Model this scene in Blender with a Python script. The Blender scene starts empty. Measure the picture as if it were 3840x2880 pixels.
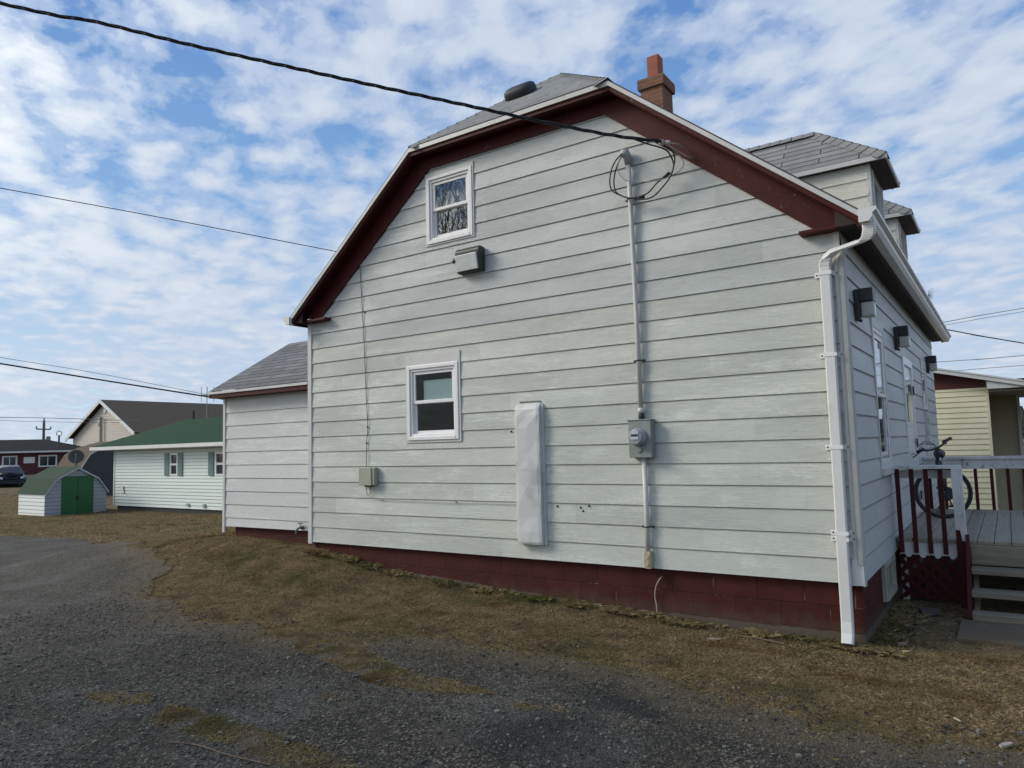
import bpy, bmesh, math, random
import numpy as np
from mathutils import Vector, Matrix, noise as mnoise
from mathutils.geometry import delaunay_2d_cdt
random.seed(7); rng = np.random.default_rng(7)
S = bpy.context.scene
COL = S.collection
# ------------------------------------------------------------------ camera
yaw, pitch, roll = -0.598397, 0.0860527, -0.0267237
CAM = Vector((1.0827, -6.6893, 1.2203))
fw = Vector((math.sin(yaw)*math.cos(pitch), math.cos(yaw)*math.cos(pitch), math.sin(pitch)))
ri = Vector((math.cos(yaw), -math.sin(yaw), 0)); up = ri.cross(fw)
ri2 = math.cos(roll)*ri + math.sin(roll)*up; up2 = -math.sin(roll)*ri + math.cos(roll)*up
cd = bpy.data.cameras.new('camera'); cam = bpy.data.objects.new('camera', cd); COL.objects.link(cam)
cd.sensor_width = 36; cd.lens = 2709.38/3840*36; cd.clip_end = 5000; cd.clip_start = .05
m = Matrix((ri2, up2, -fw)).transposed().to_4x4(); m.translation = CAM; cam.matrix_world = m
S.camera = cam
# ------------------------------------------------------------------ light
SUN_EL, SUN_AZ = math.radians(34), (-0.86, -0.51)      # horizontal direction towards the sun
sd = Vector((SUN_AZ[0]*math.cos(SUN_EL), SUN_AZ[1]*math.cos(SUN_EL), math.sin(SUN_EL))).normalized()
ld = bpy.data.lights.new('sun', 'SUN'); ld.energy = 2.3; ld.angle = math.radians(20); ld.color = (1, .93, .82)
sun = bpy.data.objects.new('sun', ld); COL.objects.link(sun)
sun.rotation_euler = sd.to_track_quat('Z', 'Y').to_euler()
S.view_settings.view_transform = 'Standard'; S.view_settings.look = 'None'
S.view_settings.exposure = 0.08; S.view_settings.gamma = 1
# ------------------------------------------------------------------ node helpers
def N(nt, typ, ins=None, **kw):
    n = nt.nodes.new(typ)
    for k, v in kw.items(): setattr(n, k, v)
    for k, v in (ins or {}).items():
        if isinstance(v, bpy.types.NodeSocket): nt.links.new(v, n.inputs[k])
        else: n.inputs[k].default_value = v
    return n
def ramp(nt, fac, stops, interp='LINEAR'):
    n = nt.nodes.new('ShaderNodeValToRGB'); nt.links.new(fac, n.inputs[0]); cr = n.color_ramp; cr.interpolation = interp
    while len(cr.elements) < len(stops): cr.elements.new(.5)
    for e, (p, c) in zip(cr.elements, stops):
        e.position = p; e.color = (c, c, c, 1) if isinstance(c, (int, float)) else (*c, 1)
    return n.outputs[0]
def M_(nt, op, a, b=0.0, c=0.0):
    n = nt.nodes.new('ShaderNodeMath'); n.operation = op
    for i, v in enumerate((a, b, c)):
        if isinstance(v, bpy.types.NodeSocket): nt.links.new(v, n.inputs[i])
        else: n.inputs[i].default_value = v
    return n.outputs[0]
def mixc(nt, f, a, b, mode='MIX'):
    n = nt.nodes.new('ShaderNodeMix'); n.data_type = 'RGBA'; n.blend_type = mode
    for i, v in ((0, f), (6, a), (7, b)):
        if isinstance(v, bpy.types.NodeSocket): nt.links.new(v, n.inputs[i])
        elif i == 0: n.inputs[0].default_value = v
        else: n.inputs[i].default_value = (*v, 1) if len(v) == 3 else v
    return n.outputs[2]
def noise(nt, vec, scale, detail=4, rough=.55, dist=0.0, out=0):
    return N(nt, 'ShaderNodeTexNoise', {'Vector': vec, 'Scale': scale, 'Detail': detail, 'Roughness': rough, 'Distortion': dist}).outputs[out]
def mapping(nt, vec, scale=(1,1,1), rot=(0,0,0), loc=(0,0,0)):
    return N(nt, 'ShaderNodeMapping', {'Vector': vec, 'Scale': scale, 'Rotation': rot, 'Location': loc}).outputs[0]
# ------------------------------------------------------------------ sky: daylight with a broken altocumulus deck
W = bpy.data.worlds.new('World'); S.world = W; W.use_nodes = True
nt = W.node_tree; nt.nodes.clear()
skyn = N(nt, 'ShaderNodeTexSky', sky_type='NISHITA', sun_disc=False)
skyn.sun_elevation = SUN_EL; skyn.sun_rotation = math.atan2(sd.x, sd.y); skyn.air_density = 1.0; skyn.dust_density = 0.6; skyn.ozone_density = 1.5
gen = N(nt, 'ShaderNodeTexCoord').outputs['Generated']
sx = N(nt, 'ShaderNodeSeparateXYZ', {0: gen})
zz = M_(nt, 'ADD', M_(nt, 'MAXIMUM', sx.outputs[2], 0.0), 0.14)
pl = N(nt, 'ShaderNodeCombineXYZ', {0: M_(nt, 'DIVIDE', sx.outputs[0], zz), 1: M_(nt, 'DIVIDE', sx.outputs[1], zz), 2: 0.0}).outputs[0]
plr = mapping(nt, pl, (1, 1, 1), (0, 0, math.radians(33)), (5.3, 2.9, 0))
big = noise(nt, mapping(nt, plr, (1, 1.25, 1)), 1.3, 3, .5, .2)
mid = noise(nt, mapping(nt, plr, (1.0, 1.3, 1), loc=(3.1, 7.7, 0)), 6.2, 6, .55, .2)
lump = N(nt, 'ShaderNodeTexVoronoi', {'Vector': N(nt, 'ShaderNodeVectorMath', {0: plr, 1: N(nt, 'ShaderNodeVectorMath', {0: noise(nt, plr, 7.0, 4, .55, 0, 1), 1: (.12, .12, 0)}, operation='MULTIPLY').outputs[0]}, operation='ADD').outputs[0], 'Scale': 9.5, 'Smoothness': .8}, feature='SMOOTH_F1').outputs['Distance']
lump = M_(nt, 'SUBTRACT', .75, lump)
fin = noise(nt, mapping(nt, plr, loc=(1.7, 2.2, 0)), 19.0, 5, .6, .2)
dens = M_(nt, 'ADD', M_(nt, 'ADD', M_(nt, 'MULTIPLY', big, .38), M_(nt, 'MULTIPLY', mid, .46)), M_(nt, 'ADD', M_(nt, 'MULTIPLY', lump, .22), M_(nt, 'MULTIPLY', fin, .12)))
dens = M_(nt, 'ADD', dens, M_(nt, 'MULTIPLY', M_(nt, 'SUBTRACT', .40, sx.outputs[2]), .12))
cov = ramp(nt, dens, [(.44, 0.0), (.50, .45), (.55, .8), (.62, 1.0)], 'EASE')
shade = ramp(nt, dens, [(.45, (4.1, 5.2, 7.1)), (.53, (4.7, 5.7, 7.4)), (.60, (5.3, 6.2, 7.6)), (.70, (6.1, 6.8, 7.9))])
hz = ramp(nt, sx.outputs[2], [(0.0, (6.2, 7.6, 8.6)), (.12, (4.9, 6.6, 8.3)), (.3, (2.4, 4.4, 7.5)), (.55, (1.05, 2.5, 5.9)), (1.0, (1.2, 2.5, 5.4))])
blue = mixc(nt, .85, skyn.outputs[0], hz)
dt = N(nt, 'ShaderNodeVectorMath', {0: gen, 1: tuple(sd)}, operation='DOT_PRODUCT').outputs['Value']
gl_ = M_(nt, 'POWER', M_(nt, 'MAXIMUM', dt, 0.0), 6.0)
cl = mixc(nt, 1.0, shade, N(nt, 'ShaderNodeCombineXYZ', {0: M_(nt, 'MULTIPLY_ADD', gl_, 4.2, 1.0), 1: M_(nt, 'MULTIPLY_ADD', gl_, 3.3, 1.0), 2: M_(nt, 'MULTIPLY_ADD', gl_, 2.0, 1.0)}).outputs[0], 'MULTIPLY')
skyc = mixc(nt, cov, blue, cl)
bg = N(nt, 'ShaderNodeBackground', {'Color': skyc, 'Strength': 0.1})
nt.links.new(bg.outputs[0], N(nt, 'ShaderNodeOutputWorld').inputs[0])
# ------------------------------------------------------------------ materials
def newmat(name):
    mt = bpy.data.materials.new(name); mt.use_nodes = True; t = mt.node_tree; t.nodes.clear()
    b = N(t, 'ShaderNodeBsdfPrincipled'); t.links.new(b.outputs[0], N(t, 'ShaderNodeOutputMaterial').inputs[0])
    return mt, t, b
def setc(t, b, c):
    if isinstance(c, bpy.types.NodeSocket): t.links.new(c, b.inputs['Base Color'])
    else: b.inputs['Base Color'].default_value = (*c, 1)
def bump(t, b, h, strength=.3, dist=.01):
    n = N(t, 'ShaderNodeBump', {'Height': h, 'Strength': strength, 'Distance': dist}); t.links.new(n.outputs[0], b.inputs['Normal'])
def mat(name, c, rough=.6, var=.12, scale=6, metal=0.0, bmp=0.0, bscale=60, spec=.5, dirt=None, dscale=3.0, dlo=.55, dhi=.7):
    mt, t, b = newmat(name); o = N(t, 'ShaderNodeTexCoord').outputs['Object']
    n = noise(t, o, scale, 5)
    c1 = tuple(min(1, v*(1+var)) for v in c); c0 = tuple(v*(1-var) for v in c)
    col = ramp(t, n, [(.3, c0), (.7, c1)])
    if dirt:
        col = mixc(t, ramp(t, noise(t, o, dscale, 8, .65), [(dlo, 0.0), (dhi, 1.0)]), col, dirt)
    setc(t, b, col); b.inputs['Roughness'].default_value = rough; b.inputs['Metallic'].default_value = metal
    b.inputs['Specular IOR Level'].default_value = spec
    if bmp: bump(t, b, noise(t, o, bscale, 4), bmp, .005)
    return mt
def siding_mat(name, c0, c1, course=.203, z0=0.0, grain=.35, axis=0, l0=.95, la=.38, cream=False):
    """painted embossed hardboard: every board takes the paint a little differently, wood grain pressed into it"""
    mt, t, b = newmat(name); o = N(t, 'ShaderNodeTexCoord').outputs['Object']
    s = N(t, 'ShaderNodeSeparateXYZ', {0: o})
    row = M_(t, 'FLOOR', M_(t, 'DIVIDE', M_(t, 'SUBTRACT', s.outputs[2], z0), course))
    u = s.outputs[axis]
    seg = M_(t, 'FLOOR', M_(t, 'ADD', M_(t, 'DIVIDE', u, 3.66), M_(t, 'MULTIPLY', row, .37)))
    cell = N(t, 'ShaderNodeTexWhiteNoise', {'Vector': N(t, 'ShaderNodeCombineXYZ', {0: row, 1: seg}).outputs[0]}, noise_dimensions='2D').outputs[0]
    patch = noise(t, mapping(t, o, (.45, .45, .9)), 1.6, 4)
    f = M_(t, 'ADD', M_(t, 'MULTIPLY', cell, .45), M_(t, 'MULTIPLY', patch, .75))
    col = ramp(t, f, [(.3, c0), (.75, c1)])
    g1 = noise(t, mapping(t, o, (2.2, 2.2, 42)), 2.4, 5, .6, 1.6)
    warp = N(t, 'ShaderNodeCombineXYZ', {0: u, 1: 0.0, 2: M_(t, 'MULTIPLY_ADD', g1, .05, s.outputs[2])}).outputs[0]
    g2 = N(t, 'ShaderNodeTexWave', {'Vector': mapping(t, warp, (1.2, 1, 26)), 'Scale': 1.0, 'Distortion': 3.5, 'Detail': 3.0, 'Detail Scale': 1.2}, bands_direction='Z').outputs['Fac']
    gg = M_(t, 'ADD', M_(t, 'MULTIPLY', g1, .6), M_(t, 'MULTIPLY', g2, .5))
    col = mixc(t, M_(t, 'MULTIPLY', ramp(t, gg, [(.38, 1.0), (.6, 0.0)]), .27), col, tuple(v*.6 for v in c0))
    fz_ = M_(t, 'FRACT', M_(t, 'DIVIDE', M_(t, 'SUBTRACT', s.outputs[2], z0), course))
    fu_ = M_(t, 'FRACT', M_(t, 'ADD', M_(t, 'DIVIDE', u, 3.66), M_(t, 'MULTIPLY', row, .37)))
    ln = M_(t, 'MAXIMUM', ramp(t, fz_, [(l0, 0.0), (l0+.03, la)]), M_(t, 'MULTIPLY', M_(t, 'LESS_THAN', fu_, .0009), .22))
    col = mixc(t, ln, col, (.075, .075, .065))  # shadow under each board's lip painted as a dark line, plus butt joints
    zb = s.outputs[2]
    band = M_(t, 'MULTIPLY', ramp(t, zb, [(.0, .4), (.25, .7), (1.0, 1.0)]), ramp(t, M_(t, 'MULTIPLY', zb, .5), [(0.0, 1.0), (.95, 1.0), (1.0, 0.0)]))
    gloss_strk = ramp(t, noise(t, mapping(t, o, (1.1, 1.1, 16)), 2.0, 7, .7, .5), [(.52, 0.0), (.68, .7)])  # pale streaks imitate the gloss of the lower boards in the colour
    gloss_strk = M_(t, 'MULTIPLY', gloss_strk, ramp(t, noise(t, mapping(t, o, (.6, .6, 1.6), loc=(3, 1, 0)), 1.5, 4), [(.42, 0.0), (.6, 1.0)]))
    col = mixc(t, M_(t, 'MULTIPLY', gloss_strk, band), col, tuple(min(.82, v*1.32) for v in c1))
    if cream:
        lowb = M_(t, 'LESS_THAN', M_(t, 'ADD', row, M_(t, 'MULTIPLY', cell, 1.6)), 12.6)
        col = mixc(t, M_(t, 'MULTIPLY', lowb, M_(t, 'MULTIPLY_ADD', patch, .6, .25)), col, mixc(t, 1.0, col, (1.07, 1.075, .965), 'MULTIPLY'))
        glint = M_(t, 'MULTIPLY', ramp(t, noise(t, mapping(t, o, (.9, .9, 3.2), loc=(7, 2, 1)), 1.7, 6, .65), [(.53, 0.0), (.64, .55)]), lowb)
        col = mixc(t, M_(t, 'MULTIPLY', glint, ramp(t, gg, [(.42, 0.0), (.62, 1.0)])), col, (.80, .81, .73))  # gloss highlights put into the colour of the lower rows
    # grime specks and streaks of the wall's own
    sp = ramp(t, noise(t, mapping(t, o, (1, 1, .25)), 7, 8, .7), [(.66, 0.0), (.78, .35)])
    col = mixc(t, sp, col, (.20, .20, .17))
    setc(t, b, col); b.inputs['Roughness'].default_value = .42; b.inputs['Specular IOR Level'].default_value = .45
    amt = ramp(t, noise(t, mapping(t, o, (.5, .5, 2)), 1.3, 3), [(.35, .25), (.65, 1.0)])
    bump(t, b, M_(t, 'MULTIPLY', gg, amt), grain*1.6, .008)
    return mt
def shingle_mat(name, cols, w=.33, h=.14, line=(.03, .03, .03)):
    mt, t, b = newmat(name); uv = N(t, 'ShaderNodeTexCoord').outputs['UV']
    br = N(t, 'ShaderNodeTexBrick', {'Vector': uv, 'Color1': (*cols[0], 1), 'Color2': (*cols[1], 1), 'Mortar': (*line, 1), 'Scale': 1.0, 'Mortar Size': .009, 'Mortar Smooth': .25, 'Bias': 0.0, 'Brick Width': w, 'Row Height': h}, offset=.5)
    n = noise(t, uv, 90, 3); st = noise(t, mapping(t, uv, (1.5, .35, 1)), 2.5, 6, .6)
    col = mixc(t, .45, br.outputs[0], ramp(t, n, [(.3, .45), (.7, 1.35)]), 'MULTIPLY')
    col = mixc(t, .7, col, ramp(t, st, [(.3, .72), (.7, 1.2)]), 'MULTIPLY')
    setc(t, b, col); b.inputs['Roughness'].default_value = .9; b.inputs['Specular IOR Level'].default_value = .25
    yy = N(t, 'ShaderNodeSeparateXYZ', {0: uv}).outputs[1]
    saw = M_(t, 'SUBTRACT', 1.0, M_(t, 'FRACT', M_(t, 'DIVIDE', yy, h)))
    hh = M_(t, 'ADD', M_(t, 'MULTIPLY', saw, .8), M_(t, 'ADD', M_(t, 'MULTIPLY', br.outputs['Fac'], -.6), M_(t, 'MULTIPLY', n, .25)))
    bump(t, b, hh, .7, .012)
    return mt
def block_mat(name):
    """concrete blocks painted oxblood; the lowest course was never painted"""
    mt, t, b = newmat(name); tc = N(t, 'ShaderNodeTexCoord'); uv = tc.outputs['UV']; o = tc.outputs['Object']
    br = N(t, 'ShaderNodeTexBrick', {'Vector': mapping(t, uv, loc=(.13, .42, 0)), 'Color1': (.064, .014, .011, 1), 'Color2': (.053, .012, .010, 1), 'Mortar': (.024, .007, .006, 1), 'Scale': 1.0, 'Mortar Size': .005, 'Mortar Smooth': .5, 'Brick Width': .405, 'Row Height': .21})
    n = noise(t, o, 5, 6, .6); n2 = noise(t, o, 140, 3)
    col = mixc(t, .8, br.outputs[0], ramp(t, n, [(.3, .72), (.7, 1.25)]), 'MULTIPLY')
    col = mixc(t, ramp(t, noise(t, o, 11, 8, .7), [(.68, 0.0), (.75, .6)]), col, (.17, .12, .10))
    col = mixc(t, M_(t, 'MULTIPLY', ramp(t, br.outputs['Fac'], [(.2, 0.0), (.7, 1.0)]), ramp(t, noise(t, o, 6, 7, .7), [(.56, 0.0), (.66, .7)])), col, (.24, .19, .16))
    z = N(t, 'ShaderNodeSeparateXYZ', {0: o}).outputs[2]; x = N(t, 'ShaderNodeSeparateXYZ', {0: o}).outputs[0]
    edge = M_(t, 'ADD', M_(t, 'ADD', z, M_(t, 'MULTIPLY', M_(t, 'SUBTRACT', noise(t, o, 9, 5), .5), .05)), .42)
    edge = M_(t, 'ADD', edge, M_(t, 'MULTIPLY', M_(t, 'MINIMUM', M_(t, 'ADD', x, 2.4), 0.0), .05))
    conc = mixc(t, n, (.085, .072, .06), (.15, .13, .11))
    conc = mixc(t, ramp(t, br.outputs['Fac'], [(.3, 0.0), (.8, .6)]), conc, (.2, .18, .16))
    col = mixc(t, ramp(t, M_(t, 'MULTIPLY', edge, -20.0), [(0.0, 0.0), (.25, 1.0)]), col, conc)
    mud = M_(t, 'MULTIPLY', ramp(t, M_(t, 'ADD', M_(t, 'MULTIPLY', z, -1.6), M_(t, 'MULTIPLY', noise(t, o, 8, 7, .7), .6)), [(.75, 0.0), (1.15, 1.0)]), .6); col = mixc(t, mud, col, (.085, .062, .042))
    setc(t, b, col); b.inputs['Roughness'].default_value = .7; b.inputs['Specular IOR Level'].default_value = .2
    bump(t, b, M_(t, 'ADD', M_(t, 'MULTIPLY', br.outputs['Fac'], -.6), M_(t, 'MULTIPLY', n2, .3)), .5, .008)
    return mt
def peeled(name, c, under, lo=.58, hi=.66, scale=9, rough=.55, stretch=(1, 1, 1)):
    mt, t, b = newmat(name); o = mapping(t, N(t, 'ShaderNodeTexCoord').outputs['Object'], stretch)
    n = noise(t, o, scale, 9, .7); n2 = noise(t, o, 2.2, 4)
    f = M_(t, 'MULTIPLY', ramp(t, n, [(lo, 0.0), (hi, 1.0)]), ramp(t, n2, [(.45, .1), (.6, 1.0)]))
    col = mixc(t, .6, c, ramp(t, noise(t, o, 4, 5), [(.3, .7), (.7, 1.3)]), 'MULTIPLY')
    setc(t, b, mixc(t, f, col, under)); b.inputs['Roughness'].default_value = rough; b.inputs['Specular IOR Level'].default_value = .2; bump(t, b, n, .2, .004)
    return mt
def glass_mat(name, tint=(.8, .85, .85), refl=1.0):
    mt = bpy.data.materials.new(name); mt.use_nodes = True; t = mt.node_tree; t.nodes.clear()
    fc_ = N(t, 'ShaderNodeLayerWeight', {'Blend': .5}).outputs['Facing']
    f = M_(t, 'MULTIPLY_ADD', M_(t, 'POWER', fc_, 5.0), 1.0-refl, refl)
    tr = N(t, 'ShaderNodeBsdfTransparent', {'Color': (*tint, 1)}); gl = N(t, 'ShaderNodeBsdfGlossy', {'Roughness': .015, 'Color': (.95, .97, 1, 1)})
    wob = noise(t, N(t, 'ShaderNodeTexCoord').outputs['Object'], 3.0, 1)
    bp = N(t, 'ShaderNodeBump', {'Height': wob, 'Strength': .3, 'Distance': .0015}); t.links.new(bp.outputs[0], gl.inputs['Normal'])
    mx = N(t, 'ShaderNodeMixShader', {0: f, 1: tr.outputs[0], 2: gl.outputs[0]})
    t.links.new(mx.outputs[0], N(t, 'ShaderNodeOutputMaterial').inputs[0]); return mt
def wood_mat(name, c0, c1, axis=1, scale=1.0, rough=.85):
    mt, t, b = newmat(name); o = N(t, 'ShaderNodeTexCoord').outputs['Object']
    sc = [26, 26, 26]; sc[axis] = 1.6
    g = noise(t, mapping(t, o, tuple(v*scale for v in sc)), 1.6, 6, .65, .6); bl = noise(t, o, 3, 5)
    cell = N(t, 'ShaderNodeTexWhiteNoise', {'W': M_(t, 'FLOOR', M_(t, 'DIVIDE', N(t, 'ShaderNodeSeparateXYZ', {0: o}).outputs[0 if axis == 1 else 2], .144))}, noise_dimensions='1D').outputs[0]
    f = M_(t, 'ADD', M_(t, 'MULTIPLY', g, .7), M_(t, 'ADD', M_(t, 'MULTIPLY', bl, .25), M_(t, 'MULTIPLY', M_(t, 'SUBTRACT', cell, .4), .22)))
    setc(t, b, ramp(t, f, [(.28, c0), (.72, c1)])); b.inputs['Roughness'].default_value = rough; bump(t, b, g, .5, .006)
    return mt
MT = {}
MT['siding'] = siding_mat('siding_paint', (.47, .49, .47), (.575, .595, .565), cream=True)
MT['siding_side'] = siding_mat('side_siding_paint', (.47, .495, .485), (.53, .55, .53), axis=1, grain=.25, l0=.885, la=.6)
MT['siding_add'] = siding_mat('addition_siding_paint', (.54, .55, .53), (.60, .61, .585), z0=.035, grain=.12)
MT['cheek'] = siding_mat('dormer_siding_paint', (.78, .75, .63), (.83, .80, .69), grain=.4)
MT['trim'] = mat('trim_paint', (.56, .55, .52), .45, .06, 5, dirt=(.30, .30, .27), dscale=5, dlo=.62, dhi=.8)
MT['post'] = mat('corner_post_paint', (.42, .42, .39), .5, .08, 4, dirt=(.55, .54, .5), dscale=6, dlo=.6, dhi=.68)
MT['white'] = mat('window_vinyl', (.77, .76, .74), .3, .03, 5)
MT['white_metal'] = mat('gutter_enamel', (.66, .655, .63), .3, .05, 5, dirt=(.36, .36, .34), dscale=4, dlo=.6, dhi=.85)
MT['drip'] = mat('drip_edge_enamel', (.54, .53, .51), .4, .10, 3, dirt=(.25, .25, .24), dscale=4, dlo=.6, dhi=.8)
MT['maroon'] = peeled('oxblood_paint', (.056, .009, .008), (.14, .08, .065), .60, .68, 9)
MT['maroon_worn'] = peeled('oxblood_paint_peeling', (.060, .0095, .0085), (.15, .09, .075), .60, .68, 18, stretch=(1, 1, 1))
MT['soffit'] = mat('soffit_paint', (.045, .008, .007), .7, .15, 5, spec=.15)
MT['dark_soffit'] = mat('bare_soffit', (.025, .017, .014), .8, .2, 5)
MT['shingle'] = shingle_mat('grey_shingles', ((.235, .235, .225), (.30, .30, .29)), w=.92, h=.112, line=(.075, .075, .072))
MT['shingle2'] = shingle_mat('porch_shingles', ((.15, .15, .15), (.215, .215, .215)), w=.8, h=.13)
MT['block'] = block_mat('painted_blocks')
MT['glass'] = glass_mat('window_glass', refl=.012); MT['glass_bright'] = glass_mat('coated_window_glass', refl=.15)
MT['black'] = mat('black_enamel', (.018, .019, .022), .4, .1, 20)
MT['rubber'] = mat('black_rubber', (.012, .012, .013), .6, .1, 20)
MT['blackwire'] = mat('cable_jacket', (.008, .008, .010), .5, .1, 20)
MT['greywire'] = mat('bare_neutral', (.26, .26, .26), .5, .1, 20)
MT['metergrey'] = mat('meter_enamel', (.23, .25, .235), .45, .08, 8, dirt=(.14, .13, .11), dscale=7)
MT['conduit'] = mat('conduit_paint', (.53, .525, .51), .45, .06, 5, dirt=(.42, .41, .38), dscale=6, dlo=.62, dhi=.85)
MT['beige'] = mat('beige_plastic', (.33, .34, .27), .5, .06, 8)
MT['lens'] = mat('frosted_lens', (.58, .60, .57), .25, .08, 12)
MT['lampglass'] = mat('lamp_glass', (.46, .45, .41), .2, .08, 12)
MT['dark'] = mat('opening_shade', (.012, .012, .013), .8, .1, 8)  # near-black colour stands in for shade inside openings
MT['brick'] = None
MT['flue'] = mat('terracotta', (.29, .088, .052), .8, .12, 8)
MT['chrome'] = mat('chrome', (.55, .55, .55), .2, .05, 8, metal=1.0)
MT['woodgrey'] = wood_mat('weathered_boards', (.20, .17, .125), (.37, .32, .24), axis=1)
MT['woodstep'] = wood_mat('weathered_treads', (.15, .128, .092), (.33, .285, .21), axis=0)
MT['peelwhite'] = peeled('rail_paint', (.66, .66, .63), (.30, .28, .24), .56, .62, 14, stretch=(1, 1, .5))
MT['baluster'] = peeled('baluster_paint', (.062, .010, .010), (.2, .14, .11), .66, .74, 20)
def brick_mat():
    mt, t, b = newmat('chimney_brick'); uv = N(t, 'ShaderNodeTexCoord').outputs['UV']
    br = N(t, 'ShaderNodeTexBrick', {'Vector': uv, 'Color1': (.20, .088, .045, 1), 'Color2': (.15, .062, .034, 1), 'Mortar': (.20, .145, .10, 1), 'Scale': 1.0, 'Mortar Size': .006, 'Brick Width': .21, 'Row Height': .07})
    setc(t, b, mixc(t, .6, br.outputs[0], ramp(t, noise(t, uv, 6, 6), [(.3, .65), (.7, 1.3)]), 'MULTIPLY')); b.inputs['Roughness'].default_value = .9
    bump(t, b, br.outputs['Fac'], -.4, .006); return mt
MT['brick'] = brick_mat()
# ------------------------------------------------------------------ mesh helpers
class MB:
    def __init__(s): s.v = []; s.f = []; s.uv = []; s.mi = []
    def poly(s, pts, mi=0, uv=None):
        i = len(s.v); s.v += [tuple(p) for p in pts]; s.f.append(tuple(range(i, i+len(pts)))); s.uv.append(uv); s.mi.append(mi)
    def mesh(s, vs, fs, mi=0):
        i = len(s.v); s.v += [tuple(p) for p in vs]
        for f in fs: s.f.append(tuple(i+k for k in f)); s.uv.append(None); s.mi.append(mi)
    def box(s, F, u0, u1, z0, z1, d0, d1, mi=0):
        P = [F(u, z, d) for d in (d0, d1) for z in (z0, z1) for u in (u0, u1)]
        s.mesh(P, [(0, 1, 3, 2), (4, 6, 7, 5), (0, 4, 5, 1), (2, 3, 7, 6), (0, 2, 6, 4), (1, 5, 7, 3)], mi)
    def prism(s, F, pts, d0, d1, mi=0):
        n = len(pts); P = [F(u, z, d0) for u, z in pts]+[F(u, z, d1) for u, z in pts]
        s.mesh(P, [tuple(range(n)), tuple(range(2*n-1, n-1, -1))]+[(i, (i+1) % n, n+(i+1) % n, n+i) for i in range(n)], mi)
    def tube(s, pts, r, n=8, mi=0, cap=True, rs=None):
        pts = [Vector(p) for p in pts]; vs = []; k = len(pts); prev = None
        for i, p in enumerate(pts):
            t = (pts[min(i+1, k-1)]-pts[max(i-1, 0)]).normalized()
            if prev is None: a = t.orthogonal().normalized()
            else: a = (prev-t*prev.dot(t)); a = a.normalized() if a.length > 1e-6 else t.orthogonal().normalized()
            prev = a; b = t.cross(a); rr = rs[i] if rs else r
            vs += [p+(a*math.cos(2*math.pi*j/n)+b*math.sin(2*math.pi*j/n))*rr for j in range(n)]
        fs = [(i*n+j, i*n+(j+1) % n, (i+1)*n+(j+1) % n, (i+1)*n+j) for i in range(k-1) for j in range(n)]
        if cap: fs += [tuple(range(n-1, -1, -1)), tuple((k-1)*n+j for j in range(n))]
        s.mesh(vs, fs, mi)
    def sweep(s, pts, side, w, h, mi=0, ribs=None):
        """rectangular pipe along pts; side = world vector of the wide axis"""
        pts = [Vector(p) for p in pts]; side = Vector(side).normalized(); vs = []; k = len(pts)
        for i, p in enumerate(pts):
            t = (pts[min(i+1, k-1)]-pts[max(i-1, 0)]).normalized(); nn = t.cross(side).normalized(); sc = ribs[i] if ribs else 1.0
            c = .012
            for a, b in ((-1, -1), (1, -1), (1, 1), (-1, 1)):
                A = side*(w/2*sc); B = nn*(h/2*sc)
                if a*b > 0: vs += [p+A*a+B*b-B.normalized()*b*c, p+A*a+B*b-A.normalized()*a*c]
                else: vs += [p+A*a+B*b-A.normalized()*a*c, p+A*a+B*b-B.normalized()*b*c]
        n = 8
        fs = [(i*n+j, i*n+(j+1) % n, (i+1)*n+(j+1) % n, (i+1)*n+j) for i in range(k-1) for j in range(n)]
        fs += [tuple(range(n-1, -1, -1)), tuple((k-1)*n+j for j in range(n))]
        s.mesh(vs, fs, mi)
    def lathe(s, o, ax, prof, n=20, mi=0):
        """prof: (radius, height) rings along axis ax from o"""
        ax = Vector(ax).normalized(); a = ax.orthogonal().normalized(); b = ax.cross(a); o = Vector(o); vs = []
        for r, h in prof: vs += [o+ax*h+(a*math.cos(2*math.pi*j/n)+b*math.sin(2*math.pi*j/n))*max(r, 1e-4) for j in range(n)]
        k = len(prof); fs = [(i*n+j, i*n+(j+1) % n, (i+1)*n+(j+1) % n, (i+1)*n+j) for i in range(k-1) for j in range(n)]
        fs += [tuple(range(n-1, -1, -1)), tuple((k-1)*n+j for j in range(n))]
        s.mesh(vs, fs, mi)
    def roofpoly(s, pts, along, mi=0, off=(0, 0)):
        """textured plane: u along `along`, v up the slope, in metres"""
        pts = [Vector(p) for p in pts]; n = (pts[1]-pts[0]).cross(pts[2]-pts[0]).normalized()
        if n.z < 0: n = -n
        u = Vector(along); u = (u-n*u.dot(n)).normalized(); v = n.cross(u)
        if v.z < 0: v = -v
        o = pts[0]; s.poly(pts, mi, [((p-o).dot(u)+off[0], (p-o).dot(v)+off[1]) for p in pts])
    def build(s, name, mats, parent=None, smooth=False, bevel=0.0, recalc=True):
        me = bpy.data.meshes.new(name); me.from_pydata(s.v, [], s.f)
        mats = mats if isinstance(mats, (list, tuple)) else [mats]
        for q in mats: me.materials.append(MT[q] if isinstance(q, str) else q)
        me.polygons.foreach_set('material_index', s.mi)
        if any(u is not None for u in s.uv):
            ul = me.uv_layers.new(name='UVMap'); k = 0
            for f, u in zip(s.f, s.uv):
                for j in range(len(f)):
                    if u is not None: ul.data[k].uv = u[j]
                    k += 1
        if recalc:
            bm = bmesh.new(); bm.from_mesh(me); bmesh.ops.recalc_face_normals(bm, faces=bm.faces); bm.to_mesh(me); bm.free()
        if smooth: me.polygons.foreach_set('use_smooth', [True]*len(me.polygons))
        me.update(); o = bpy.data.objects.new(name, me); COL.objects.link(o)
        if bevel:
            bv = o.modifiers.new('bevel', 'BEVEL'); bv.width = bevel; bv.segments = 2; bv.limit_method = 'ANGLE'
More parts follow.
